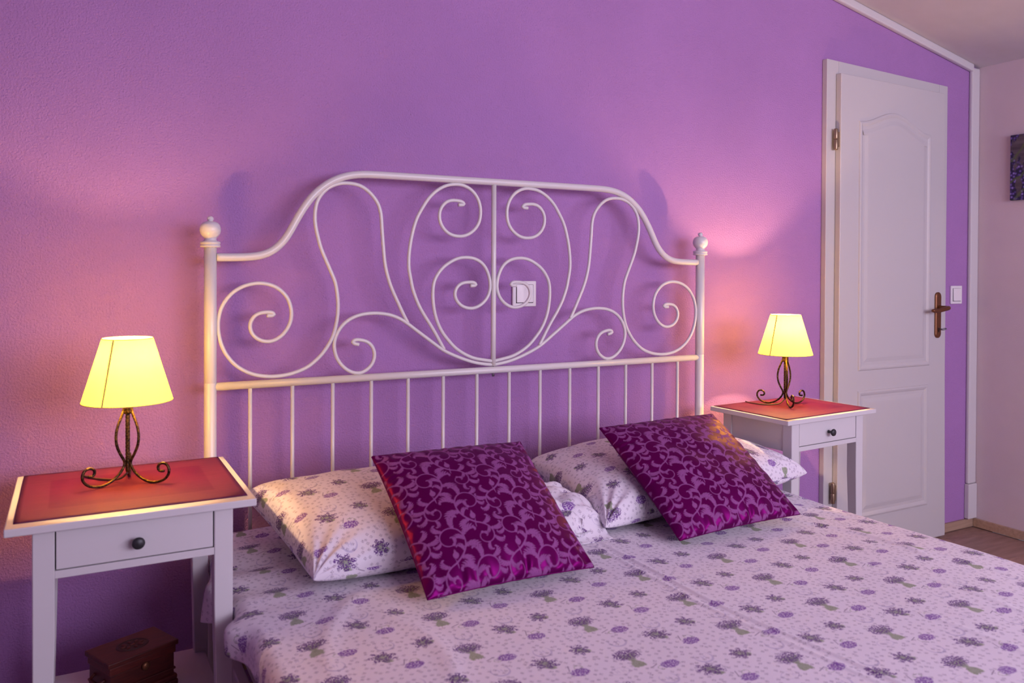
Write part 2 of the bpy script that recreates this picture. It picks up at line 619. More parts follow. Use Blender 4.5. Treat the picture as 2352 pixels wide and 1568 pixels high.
quad_wall('wall_back', [(XL, 0, 0), (XR, 0, 0), (XR, 0, ceil_z(XR)), (XL, 0, ceil_z(XL))], (0, 0.12, 0), M['wall_purple'], 'purple roughcast wall behind the bed')
quad_wall('wall_right', [(XR, 0.12, 0), (XR, YF, 0), (XR, YF, ceil_z(XR)), (XR, 0.12, ceil_z(XR))], (0.12, 0, 0), M['wall_white'], 'pale plaster wall beside the door')
quad_wall('wall_left', [(XL, YF, 0), (XL, 0.12, 0), (XL, 0.12, ceil_z(XL)), (XL, YF, ceil_z(XL))], (-0.12, 0, 0), M['wall_purple'], 'purple roughcast wall left of the bed')
quad_wall('ceiling', [(XL - 0.12, YF - 0.12, ceil_z(XL - 0.12)), (XR + 0.12, YF - 0.12, ceil_z(XR + 0.12)), (XR + 0.12, 0.12, ceil_z(XR + 0.12)), (XL - 0.12, 0.12, ceil_z(XL - 0.12))], (0, 0, 0.1), M['ceiling'], 'sloping white ceiling')
# front wall around the window opening: one object
bm = bmesh.new()
def prism_front(x0, x1, za0, za1, zb0, zb1):
    ps = [(x0, za0), (x1, zb0), (x1, zb1), (x0, za1)]
    a = [bm.verts.new((x, YF, z)) for x, z in ps]
    c = [bm.verts.new((x, YF - 0.12, z)) for x, z in ps]
    bm.faces.new(a)
    bm.faces.new(c[::-1])
    for i in range(4):
        bm.faces.new((a[i], a[(i + 1) % 4], c[(i + 1) % 4], c[i]))
prism_front(XL, WIN_X0, 0, ceil_z(XL), 0, ceil_z(WIN_X0))
prism_front(WIN_X1, XR, 0, ceil_z(WIN_X1), 0, ceil_z(XR))
prism_front(WIN_X0, WIN_X1, 0, WIN_Z0, 0, WIN_Z0)
prism_front(WIN_X0, WIN_X1, WIN_Z1, ceil_z(WIN_X0), WIN_Z1, ceil_z(WIN_X1))
bmesh.ops.remove_doubles(bm, verts=bm.verts, dist=1e-5)
struct(obj('wall_front', bm_mesh('wall_front', bm), M['wall_white']), 'pale plaster wall with the window')
# window: frame, mullion, panes
w1 = struct(empty('window_1', ((WIN_X0 + WIN_X1) / 2, YF - 0.08, WIN_Z0)), 'white two-light window in the front wall')
hw, hh = (WIN_X1 - WIN_X0) / 2, WIN_Z1 - WIN_Z0
for x0, x1, z0, z1 in ((-hw, hw, 0, 0.05), (-hw, hw, hh - 0.05, hh), (-hw, -hw + 0.05, 0.05, hh - 0.05), (hw - 0.05, hw, 0.05, hh - 0.05), (-0.03, 0.03, 0.05, hh - 0.05)):
    box('window_frame', x0, x1, -0.03, 0.03, z0, z1, M['white_paint'], w1, 0.004)

for x0, x1 in ((-hw + 0.05, -0.03), (0.03, hw - 0.05)):
    box('window_pane', x0, x1, -0.004, 0.004, 0.05, hh - 0.05, M['glass'], w1)

# floor: base and planks
fl = struct(box('floor', XL, XR, YF, 0.0, -0.05, -0.010, M['black']), 'brown laminate floor')
PW, PL = 0.1195, 1.25
plank_me = bm_mesh('plank', box_bm(0, PL - 0.0012, -PW + 0.0012, 0, -0.010, 0.0, 0.0008, 1))
plank_me.materials.append(M['floor'])
y = -0.22 + 2 * PW - 0.0
row = 0
while y > YF + 0.01:
    off = (row * 0.47 + 0.13) % PL
    x = XL - off
    while x < XR:
        a, b_ = max(x, XL), min(x + PL, XR)
        y1 = min(y, 0.0)
        y0 = max(y - PW, YF)
        if b_ - a > 0.02 and y1 - y0 > 0.01:
            p = obj('plank', plank_me, None, fl, (a, y1, 0))
            p.scale = ((b_ - a) / PL, (y1 - y0) / PW, 1)
        x += PL
    y -= PW
    row += 1

# baseboards and trims
struct(box('baseboard_back', XL, XR - 0.0, -0.012, 0, 0.003, 0.042, M['baseboard'], None, 0.002), 'oak baseboard under the purple wall')
struct(box('baseboard_right', XR - 0.012, XR, YF, -0.0125, 0.003, 0.042, M['baseboard'], None, 0.002), 'oak baseboard under the pale wall')
bx0 = -2.6
hexa_pts = []
def ctrim(y, dz):
    return [(XL, y, ceil_z(XL) - dz), (XR - 0.05, y, ceil_z(XR - 0.05) - dz)]
(a0, a1), (b0, b1) = ctrim(0, 0.034), ctrim(-0.022, 0.034)
(c0_, c1_), (d0, d1) = ctrim(0, -0.0005), ctrim(-0.022, -0.0005)
t1 = hexa('trim_1', [b0, b1, a1, a0, d0, d1, c1_, c0_], M['white_paint'], None, 0.006)
struct(t1, 'white moulding along the sloping ceiling')
t2 = struct(empty('trim_2', (XR, 0, 0)), 'white moulding down the room corner')
box('trim_strip', -0.058, 0.0, -0.018, 0, 0.205, ceil_z(XR) - 0.005, M['white_paint'], t2, 0.006)
box('trim_foot', -0.062, 0.0, -0.024, 0, 0.044, 0.204, M['white_paint'], t2, 0.004)

# ------------------------------------------------------------------ door
dr = struct(empty('door_1', (1.92, 0, 0)), 'white panelled door with arched top panel')
DX = 1.92
def dbox(name, x0, x1, y0, y1, z0, z1, mat, bevel=0.0, par=None):
    return box(name, x0 - DX, x1 - DX, y0, y1, z0, z1, mat, par or dr, bevel)
def fhead(x):
    return 2.030 - (x - 1.531) * 0.0345
# frame: two jambs and head (the head is slightly out of level)
hexa('door_jamb', [(1.531 - DX, -0.024, 0), (1.600 - DX, -0.024, 0), (1.600 - DX, -0.001, 0), (1.531 - DX, -0.001, 0),
                   (1.531 - DX, -0.024, fhead(1.531)), (1.600 - DX, -0.024, fhead(1.6)), (1.600 - DX, -0.001, fhead(1.6)), (1.531 - DX, -0.001, fhead(1.531))], M['door_paint'], dr, 0.002)
hexa('door_jamb', [(2.245 - DX, -0.024, 0), (2.303 - DX, -0.024, 0), (2.303 - DX, -0.001, 0), (2.245 - DX, -0.001, 0),
                   (2.245 - DX, -0.024, fhead(2.245)), (2.303 - DX, -0.024, fhead(2.303)), (2.303 - DX, -0.001, fhead(2.303)), (2.245 - DX, -0.001, fhead(2.245))], M['door_paint'], dr, 0.002)
hexa('door_head', [(1.6005 - DX, -0.024, 1.94), (2.2445 - DX, -0.024, 1.935), (2.2445 - DX, -0.001, 1.935), (1.6005 - DX, -0.001, 1.94),
                   (1.6005 - DX, -0.024, fhead(1.6005)), (2.2445 - DX, -0.024, fhead(2.2445)), (2.2445 - DX, -0.001, fhead(2.2445)), (1.6005 - DX, -0.001, fhead(1.6005))], M['door_paint'], dr, 0.002)
# leaf
hexa('door_leaf', [(1.580 - DX, -0.05, 0.012), (2.276 - DX, -0.05, 0.012), (2.276 - DX, -0.0245, 0.012), (1.580 - DX, -0.0245, 0.012),
                   (1.583 - DX, -0.05, 1.974), (2.245 - DX, -0.05, 1.961), (2.245 - DX, -0.0245, 1.961), (1.583 - DX, -0.0245, 1.974)], M['door_paint'], dr, 0.003)

def offset_poly(pts, d):
    """inset of a closed polygon (clockwise or not), by averaged normals"""
    p = np.array(pts, float)
    area = 0.5 * np.sum(p[:, 0] * np.roll(p[:, 1], -1) - np.roll(p[:, 0], -1) * p[:, 1])
    sgn = 1 if area > 0 else -1
    e = np.roll(p, -1, 0) - p
    e /= np.linalg.norm(e, axis=1)[:, None] + 1e-12
    nrm = np.stack([-e[:, 1], e[:, 0]], 1) * sgn
    n0 = np.roll(nrm, 1, 0)
    bis = n0 + nrm
    bis /= np.linalg.norm(bis, axis=1)[:, None] + 1e-12
    k = 1.0 / np.clip((bis * nrm).sum(1), 0.4, 1)
    return p + bis * (d * k)[:, None]

def panel(outline):
    prof = [(0.0, 0.0), (0.003, 0.0045), (0.009, 0.0060), (0.015, 0.0042), (0.022, 0.0005), (0.034, 0.0008), (0.050, 0.0042), (0.056, 0.0046)]
    verts, faces = [], []
    n = len(outline)
    for d, h in prof:
        q = offset_poly(outline, d)
        verts += [(x - DX, -0.0501 - h, z) for x, z in q]
    for i in range(len(prof) - 1):
        for k in range(n):
            a, b = i * n + k, i * n + (k + 1) % n
            faces.append((a, b, b + n, a + n))
    faces.append(tuple((len(prof) - 1) * n + k for k in range(n)))
    me = pydata('door_panel', verts, faces)
    o = obj('door_panel', me, M['door_paint'], dr)
    bm = bmesh.new()
    bm.from_mesh(me)
    bmesh.ops.recalc_face_normals(bm, faces=bm.faces)
    if sum(f.normal.y * f.calc_area() for f in bm.faces) > 0:
        bmesh.ops.reverse_faces(bm, faces=bm.faces)
    bm.to_mesh(me)
    bm.free()
    return o
arch = []
for i in range(25):
    s = i / 24
    h = 0.5 - 0.5 * math.cos(2 * math.pi * s)
    arch.append((1.690 + (2.150 - 1.690) * s, 1.792 - 0.022 * s + 0.062 * h))
panel([(1.694, 0.772), (2.152, 0.772)] + arch[::-1])
panel([(1.696, 0.165), (2.148, 0.165), (2.142, 0.690), (1.694, 0.690)])
# hinges
for z in (1.708, 0.286):
    h = empty('door_hinge', (1.566 - DX, -0.040, z))
    h.parent = dr
    for s in (-1, 1):
        o = obj('hinge_knuckle', lathe_mesh('hinge_knuckle', [(0.0, s * 0.0215 - 0.0210), (0.0075, s * 0.0215 - 0.0205), (0.0085, s * 0.0215 - 0.018), (0.0085, s * 0.0215 + 0.018), (0.0075, s * 0.0215 + 0.0205), (0.0, s * 0.0215 + 0.021)], 16), M['hinge'], h)
    box('hinge_leaf', -0.004, 0.018, -0.004, 0.004, -0.03, 0.03, M['hinge'], h)
# handle plate, lever, key
hp = empty('door_handle', (2.205 - DX, -0.050, 0.99))
hp.parent = dr
pl = []
bm = bmesh.new()
ring = []
for k in range(32):
    a = 2 * math.pi * k / 32
    x = 0.019 * math.cos(a)
    z = 0.019 * math.sin(a) + (0.081 if math.sin(a) >= 0 else -0.081)
    ring.append((x, z))
v0 = [bm.verts.new((x, 0.0, z)) for x, z in ring]
v1 = [bm.verts.new((x, -0.006, z)) for x, z in ring]
v2 = [bm.verts.new((x * 0.82, -0.0085, z * 0.965)) for x, z in ring]
for A, B in ((v0, v1), (v1, v2)):
    for k in range(32):
        bm.faces.new((A[k], A[(k + 1) % 32], B[(k + 1) % 32], B[k]))
bm.faces.new(v2)
obj('handle_plate', bm_mesh('handle_plate', bm), M['bronze'], hp)
lev = smooth_curve([(0.004, -0.006, 0.034), (0.004, -0.030, 0.034), (0.004, -0.048, 0.034), (-0.004, -0.056, 0.033), (-0.030, -0.057, 0.029), (-0.060, -0.055, 0.024), (-0.085, -0.052, 0.022), (-0.105, -0.050, 0.023)], 0.004, 3)
lr = np.interp(np.linspace(0, 1, len(lev)), [0, 0.25, 0.4, 0.7, 0.95, 1], [0.008, 0.008, 0.0095, 0.0090, 0.0080, 0.006])
obj('handle_lever', tube_mesh('handle_lever', lev, lr, 14), M['bronze'], hp)
box('keyhole', -0.003, 0.003, -0.0092, -0.0084, -0.075, -0.055, M['black'], hp)
ky = tube_mesh('door_key', [(0.0, -0.009, -0.060), (0.0, -0.018, -0.060), (0.0, -0.024, -0.060)], 0.002, 10)
kk = obj('door_key', ky, M['bolt'], hp)
obj('key_bow', tube_mesh('key_bow', [(0.011 * math.sin(a), -0.032 + 0.009 * math.cos(a), -0.060 + 0.003 * math.sin(a)) for a in np.linspace(0, 2 * math.pi, 20)], 0.0022, 8), M['bolt'], kk)

# ------------------------------------------------------------------ switches and picture
def switch(x, z, w, h, label, rock):
    s = empty('light_switch', (x, 0, z))
    box('switch_plate', -w / 2, w / 2, -0.008, 0, -h / 2, h / 2, M['plastic'], s, 0.0025)
    box('switch_bezel', -w * 0.36, w * 0.36, -0.0092, -0.0081, -h * 0.36, h * 0.36, M['black'], s)
    rk = hexa('switch_rocker', [(-w * 0.345, -0.014 if rock else -0.0115, -h * 0.335), (w * 0.345, -0.014 if rock else -0.0115, -h * 0.335), (w * 0.345, -0.0085, -h * 0.335), (-w * 0.345, -0.0085, -h * 0.335),
                            (-w * 0.345, -0.0105, h * 0.352), (w * 0.345, -0.0105, h * 0.352), (w * 0.345, -0.0085, h * 0.352), (-w * 0.345, -0.0085, h * 0.352)], M['plastic'], s, 0.0008)
    tag(s, label, 'light switch')
switch(0.158, 1.102, 0.087, 0.083, 'square white light switch on purple wall seen through the headboard', False)
switch(2.407, 1.075, 0.080, 0.082, 'square white light switch between the door and the room corner', True)

pc = empty('canvas_picture', (XR, -0.46, 1.49))
bm = box_bm(-0.022, -0.001, -0.29, 0.29, 0.006, 0.294, 0.002)
obj('canvas_print', bm_mesh('canvas_print', bm), M['canvas'], pc)
box('stretcher_bar', -0.0009, 0.0, -0.27, 0.27, 0.03, 0.27, M['baseboard'], pc)
tag(pc, 'canvas picture of purple lavender bunches hanging on the pale wall', 'picture')

# ------------------------------------------------------------------ bed frame
YH = -0.0965
bed = empty('metal_bed', (0, YH, 0))
tag(bed, 'white metal bed frame with scrolled wrought headboard', 'bed')
WM = M['white_metal']
ZR = 0.8745
rail = [(-0.8,1.2078),(-0.7546,1.2083),(-0.7091,1.2104),(-0.6851,1.2148),(-0.6646,1.2228),(-0.6458,1.2365),(-0.6288,1.2541),(-0.6135,1.2776),(-0.5982,1.3071),(-0.5808,1.3369),(-0.5633,1.3630),(-0.5505,1.3790),(-0.5342,1.3945),(-0.5144,1.4101),(-0.4943,1.4225),(-0.4741,1.4312),(-0.4537,1.4378),(-0.4331,1.4416),(-0.4124,1.4438),(-0.3914,1.4447),(-0.349,1.4450),(-0.2467,1.4452),(-0.1421,1.4452),(0.0,1.4452)]
c1 = [(-0.6735,1.0546),(-0.6604,1.0547),(-0.6538,1.0593),(-0.6604,1.0643),(-0.6773,1.064),(-0.694,1.0615),(-0.7069,1.0529),(-0.7151,1.0389),(-0.7166,1.0256),(-0.7124,1.0103),(-0.7031,0.9986),(-0.6883,0.9895),(-0.6716,0.986),(-0.6547,0.9883),(-0.6358,0.9992),(-0.6206,1.017),(-0.611,1.0381),(-0.6085,1.0593),(-0.6111,1.0788),(-0.6188,1.1002),(-0.634,1.1187),(-0.6511,1.1313),(-0.6736,1.1391),(-0.6941,1.1411),(-0.7162,1.1383),(-0.738,1.1309),(-0.7597,1.1169),(-0.7776,1.0966),(-0.7891,1.0744),(-0.7953,1.0484),(-0.7962,1.0261),(-0.7926,0.9999),(-0.7846,0.9735),(-0.7721,0.9505),(-0.7541,0.929),(-0.7287,0.9107),(-0.703,0.8997),(-0.6733,0.8938),(-0.6546,0.8927),(-0.6261,0.8944),(-0.5973,0.9005),(-0.5682,0.9116),(-0.5472,0.9262),(-0.5254,0.9469),(-0.5075,0.9719),(-0.4954,0.9953),(-0.4874,1.0229),(-0.483,1.0487),(-0.4814,1.0765),(-0.4825,1.1005),(-0.4856,1.1244),(-0.4907,1.1465),(-0.5039,1.1775),(-0.518,1.2091),(-0.53,1.2385),(-0.538,1.2678),(-0.5439,1.2952),(-0.546,1.3186),(-0.5444,1.3422),(-0.5391,1.364),(-0.5283,1.3822),(-0.5124,1.3988),(-0.4943,1.4092),(-0.4741,1.4155),(-0.4537,1.417),(-0.4331,1.4153),(-0.4144,1.4099),(-0.3955,1.3977),(-0.3807,1.3832),(-0.368,1.3655),(-0.3605,1.3454),(-0.3572,1.3252),(-0.3554,1.2966),(-0.3532,1.2681),(-0.3501,1.2314),(-0.3466,1.1987),(-0.3418,1.1741),(-0.3357,1.1521),(-0.3287,1.1315),(-0.3178,1.1067),(-0.3046,1.0797),(-0.2936,1.0567),(-0.2825,1.0357),(-0.2763,1.0241)]
c2 = [(-0.4216,0.9685),(-0.4341,0.9714),(-0.4403,0.9773),(-0.4341,0.9827),(-0.4195,0.9816),(-0.4007,0.9768),(-0.387,0.9671),(-0.3785,0.9525),(-0.3759,0.9361),(-0.3794,0.9199),(-0.3879,0.9061),(-0.4005,0.8956),(-0.4151,0.8893),(-0.4318,0.8892),(-0.4483,0.8952),(-0.4648,0.9071),(-0.4791,0.9239),(-0.4882,0.9432),(-0.4923,0.9653),(-0.491,0.9812),(-0.4853,0.9989),(-0.4732,1.0185),(-0.4569,1.034),(-0.4363,1.0456),(-0.4114,1.0527),(-0.3862,1.0552),(-0.365,1.0547),(-0.3414,1.0516),(-0.3198,1.0459),(-0.2979,1.0361),(-0.2781,1.0236),(-0.2543,1.0058),(-0.2319,0.9894),(-0.2092,0.9728),(-0.1864,0.956),(-0.1702,0.9447),(-0.154,0.9355),(-0.1283,0.9237),(-0.0975,0.9115),(-0.0689,0.9021),(-0.0399,0.8956),(-0.0019,0.8904)]
c3 = [(-0.1184,1.3709),(-0.1042,1.3715),(-0.0995,1.376),(-0.1066,1.3817),(-0.1208,1.3832),(-0.1395,1.3838),(-0.1557,1.3789),(-0.1684,1.3677),(-0.1769,1.3526),(-0.1793,1.3377),(-0.1774,1.3208),(-0.1693,1.3041),(-0.1554,1.2896),(-0.1367,1.2805),(-0.1133,1.2779),(-0.0944,1.2809),(-0.0754,1.2906),(-0.0586,1.3062),(-0.0479,1.3272),(-0.0448,1.3512),(-0.0469,1.3728),(-0.0542,1.392),(-0.0663,1.4087),(-0.0831,1.4219),(-0.1069,1.4308),(-0.1303,1.4312),(-0.1536,1.4274),(-0.1766,1.4171),(-0.1972,1.4023),(-0.2153,1.3836),(-0.2332,1.3566),(-0.2488,1.3289),(-0.2598,1.2973),(-0.2685,1.2596),(-0.2733,1.2242),(-0.2745,1.1972),(-0.2731,1.1764),(-0.2686,1.1541),(-0.2637,1.1291),(-0.2569,1.1082),(-0.2468,1.083),(-0.2344,1.0597),(-0.2208,1.0384),(-0.2048,1.0148),(-0.1888,0.989),(-0.1726,0.9608),(-0.1621,0.9433)]
c4 = [(-0.0783,1.131),(-0.0651,1.131),(-0.0591,1.1355),(-0.0651,1.1414),(-0.0843,1.1414),(-0.1009,1.14),(-0.115,1.1336),(-0.1256,1.1208),(-0.129,1.1069),(-0.1254,1.0919),(-0.1148,1.0778),(-0.1006,1.0683),(-0.0791,1.0632),(-0.06,1.0654),(-0.0383,1.0766),(-0.0213,1.0949),(-0.0128,1.1167),(-0.0117,1.1364),(-0.0155,1.1583),(-0.0266,1.1839),(-0.0413,1.2002),(-0.0606,1.2108),(-0.0798,1.215),(-0.1012,1.2154),(-0.1224,1.2113),(-0.1434,1.2014),(-0.1642,1.1875),(-0.1803,1.1704),(-0.1917,1.1519),(-0.1973,1.135),(-0.1993,1.1097),(-0.1983,1.0865),(-0.1948,1.0611),(-0.189,1.0377),(-0.1797,1.0141),(-0.1658,0.9903),(-0.1495,0.9706),(-0.1307,0.9506),(-0.1095,0.9346),(-0.0857,0.9217),(-0.0641,0.9131),(-0.0375,0.9075),(-0.002,0.9014)]
def xz(l, sx=1):
    return [(sx * x, 0.0, z) for x, z in l]
full = rail + [(-x, z) for x, z in rail[::-1][1:]]
obj('top_rail', tube_mesh('top_rail', smooth_curve(xz(full), 0.008, 6), 0.0105, 16), WM, bed)
for sx in (-1, 1):
    for c in (c1, c2, c3, c4):
        p = smooth_curve(xz(c), 0.004, 5, keep=6)
        obj('scroll_wire', tube_mesh('scroll_wire', p * np.array([-sx, 1, 1]), 0.0052, 10), WM, bed)
    obj('weld_stub', tube_mesh('weld_stub', [(sx * 0.4195, 0, ZR), (sx * 0.4195, 0, 0.892)], 0.0035, 8), WM, bed)
obj('center_bar', tube_mesh('center_bar', [(0, 0, 0.887), (0, 0, 1.0), (0, 0, 1.2), (0, 0, 1.440)], 0.0078, 16), WM, bed)
obj('middle_rail', tube_mesh('middle_rail', [(-0.806, 0, ZR), (0, 0, ZR), (0.806, 0, ZR)], 0.0105, 16), WM, bed)
obj('lower_rail', tube_mesh('lower_rail', [(-0.806, 0, 0.34), (0, 0, 0.34), (0.806, 0, 0.34)], 0.0105, 16), WM, bed)
bolt_me = lathe_mesh('headboard_bolt', [(0, ZR - 0.020), (0.004, ZR - 0.0195), (0.004, ZR - 0.006), (0.0028, ZR), (0.0028, 0.888), (0, 0.889)], 10)
obj('headboard_bolt', bolt_me, M['bolt'], bed)
bal_me = tube_mesh('baluster', [(0, 0, 0.345), (0, 0, 0.6), (0, 0, ZR - 0.004)], 0.0052, 12)
bal_me.materials.append(WM)
S = 1.63 / 14.8
for k in range(14):
    obj('baluster', bal_me, None, bed, ((k - 6.5) * S, 0, 0))
post_me = lathe_mesh('post', [(0.0, 0), (0.014, 0.0), (0.0155, 0.004), (0.0155, 0.8835), (0.0148, 0.8845), (0.0148, 0.8855), (0.0155, 0.8865), (0.0155, 1.234), (0.0, 1.2345)], 24)
fin_me = lathe_mesh('finial', [(0.0, 1.2325), (0.0245, 1.2335), (0.0252, 1.2365), (0.0240, 1.2395), (0.0225, 1.2405), (0.0240, 1.2415), (0.0252, 1.2445), (0.0240, 1.2475), (0.0165, 1.2495), (0.0145, 1.253), (0.0150, 1.257), (0.0185, 1.2605), (0.0235, 1.267), (0.0258, 1.275), (0.0258, 1.282), (0.0235, 1.290), (0.0190, 1.2955), (0.0120, 1.2990), (0.0060, 1.3000), (0.0055, 1.3005), (0.0078, 1.303), (0.0084, 1.306), (0.0070, 1.310), (0.0040, 1.3125), (0.0, 1.3135)], 28)
for sx in (-1, 1):
    p = obj('post', post_me, WM, bed, (sx * 0.815, 0, 0))
    obj('finial', fin_me, WM, p)
    bm = box_bm(-0.012, 0.012, -2.03, -0.005, 0.225, 0.285, 0.003)
    obj('side_rail', bm_mesh('side_rail', bm), WM, bed, (sx * 0.800, 0, 0))
    fp = obj('foot_post', lathe_mesh('foot_post', [(0, 0), (0.0145, 0.0), (0.0155, 0.003), (0.0155, 0.36), (0.0, 0.365)], 20), WM, bed, (sx * 0.815, -2.045, 0))
obj('foot_rail', tube_mesh('foot_rail', [(-0.806, -2.045, 0.30), (0, -2.045, 0.30), (0.806, -2.045, 0.30)], 0.0105, 12), WM, bed)
for k in range(12):
    box('bed_slat', -0.788, 0.788, -1.98 + k * 0.168, -1.98 + k * 0.168 + 0.07, 0.268, 0.285, M['baseboard'], bed, 0.002)

# ------------------------------------------------------------------ mattress
mb = box_bm(-0.795, 0.795, -2.12, -0.125, 0.2865, 0.481, 0.035, 4)
mo = autosmooth(obj('mattress', bm_mesh('mattress', mb), M['mattress']), 50)
tag(mo, 'plain grey mattress showing below the lavender bed cover', 'mattress')

# ------------------------------------------------------------------ bed cover
TOPZ = 0.505
def grid_obj(name, P, UVc, mat, parent=None, closed=False):
    ny, nx = P.shape[:2]
    idx = np.arange(ny * nx).reshape(ny, nx)
    f = np.stack([idx[:-1, :-1], idx[:-1, 1:], idx[1:, 1:], idx[1:, :-1]], -1).reshape(-1, 4)
    me = bpy.data.meshes.new(name)
    me.vertices.add(ny * nx)
    me.vertices.foreach_set('co', P.reshape(-1).astype(np.float32))
    me.loops.add(f.size)
    me.loops.foreach_set('vertex_index', f.reshape(-1).astype(np.int32))
    me.polygons.add(len(f))
    me.polygons.foreach_set('loop_start', (np.arange(len(f)) * 4).astype(np.int32))
    me.update(calc_edges=True)
    me.validate()
    if UVc is not None:
        l = me.uv_layers.new(name='UVMap')
        l.data.foreach_set('uv', UVc.reshape(-1, 2)[f.reshape(-1)].reshape(-1).astype(np.float32))
    me.shade_smooth()
    return obj(name, me, mat, parent)

def cover():
    nu, nv = 420, 420
    q = np.linspace(0, 1, nu)
    v = np.r_[np.linspace(-2.135, -1.6, 50, endpoint=False), np.linspace(-1.6, -0.118, nv - 50)]
    Qg, Vg = np.meshgrid(q, v)
    R, e0, e1 = 0.032, -0.803, 0.812
    # the left hem hangs short beside the table and lower towards the head
    hem = -0.880 - 0.012 * vnoise(Vg * 4, 0 * Vg, 3) - 0.045 * np.exp(-((Vg + 0.36) / 0.14) ** 2) - 0.05 * sstep(-0.95, -1.4, Vg)
    Ug = hem + (0.955 - hem) * Qg
    x = np.clip(Ug, e0, e1)
    z = np.full_like(x, TOPZ)
    for sgn, e in ((-1, e0), (1, e1)):
        d = np.maximum(sgn * (Ug - e), 0)
        th = np.minimum(d / R, math.pi / 2)
        x = x + sgn * R * np.sin(th)
        z = z - R * (1 - np.cos(th)) - np.maximum(d - R * math.pi / 2, 0)
    side = np.clip(np.maximum(e0 - Ug, Ug - e1) / 0.12, 0, 1)
    # side folds gathered near the head end
    gather = np.exp(-((Vg + 0.33) / 0.22) ** 2)
    ph = Vg * 55 + 2.2 * vnoise(Vg * 6, Ug * 3, 4) + Ug * 8
    fold = (np.sin(ph) * 0.011 * gather + 0.006 * vnoise(Vg * 7, Ug * 2, 2)) * side
    sg = np.where(Ug < 0, -1, 1)
    puff = np.where(Ug < 0, 0.036 * np.exp(-((Vg + 0.662) / 0.042) ** 2) + 0.036 * np.exp(-((Vg + 0.42) / 0.085) ** 2), 0.004)
    x = x + sg * (np.where(Ug < 0, fold * (0.25 + 20 * puff), fold) + np.clip(side * 3.5, 0, 1) * puff)
    # soft rolling of the top, long wrinkles, ironed centre crease
    top = 1 - side
    z = z + top * (0.0042 * fbm(Ug * 2.3, Vg * 2.3, 1, 2) + 0.0016 * fbm(Ug * 9 + Vg * 3, Vg * 4, 5, 2))
    z = z - 0.010 * sstep(0.55, 0.80, np.abs(Ug)) * top
    cr = 0.018 + 0.006 * vnoise(Vg * 2.2, 0 * Vg, 8) + 0.045 * sstep(-1.0, -1.5, Vg)
    z = z + 0.0044 * np.exp(-((Ug - cr) / 0.0042) ** 2) * sstep(-0.5, -0.8, Vg)
    z = z + 0.0032 * np.exp(-((Ug - cr + 0.026) / 0.004) ** 2) * sstep(-0.5, -0.8, Vg)
    # a few diagonal drag lines near the right edge and left foreground
    for (ax, ay, dx, dy, ln, am, wd) in ((0.66, -0.86, 0.24, -0.97, 0.20, 0.006, 0.010), (0.52, -1.15, 0.2, -0.98, 0.30, 0.0028, 0.008), (0.70, -1.12, 0.25, -0.97, 0.26, 0.0035, 0.010),
                                       (0.74, -0.66, 0.5, -0.86, 0.14, 0.005, 0.012), (0.35, -1.35, 0.1, -0.99, 0.30, 0.002, 0.007), (-0.25, -1.36, 0.96, -0.28, 0.26, 0.002, 0.006),
                                       (-0.05, -1.50, 0.97, -0.2, 0.22, 0.0016, 0.006), (-0.55, -0.93, 0.1, -0.99, 0.16, 0.0045, 0.020), (-0.70, -0.80, 0.45, 0.9, 0.2, 0.004, 0.02)):
        a = (Ug - ax) * dx + (Vg - ay) * dy
        b = (Ug - ax) * -dy + (Vg - ay) * dx + 0.25 * a * a / ln
        z = z + am * np.exp(-(b / wd) ** 2 - (a / ln) ** 4)
    # dents under the cushions and pillows
    for (px, py, sx_, sy_, am) in ((-0.31, -0.79, 0.22, 0.05, 0.004), (0.37, -0.74, 0.22, 0.05, 0.004)):
        z = z - am * np.exp(-((Ug - px) / sx_) ** 2 - ((Vg - py) / sy_) ** 2)
    # head end lifts and gathers at the left
    z = z + top * 0.006 * gather * sstep(-0.35, -0.75, Ug) * np.sin(ph * 0.8)
    P = np.stack([x, Vg, z], -1)
    UVc = np.stack([Ug, Vg], -1)
    o = grid_obj('bed_cover', P, UVc, M['print'])
    sd = o.modifiers.new('thickness', 'SOLIDIFY')
    sd.thickness = 0.004
    sd.offset = -1
    return o
tag(cover(), 'white bed cover printed with lavender bunches spread over the bed', 'bed cover')

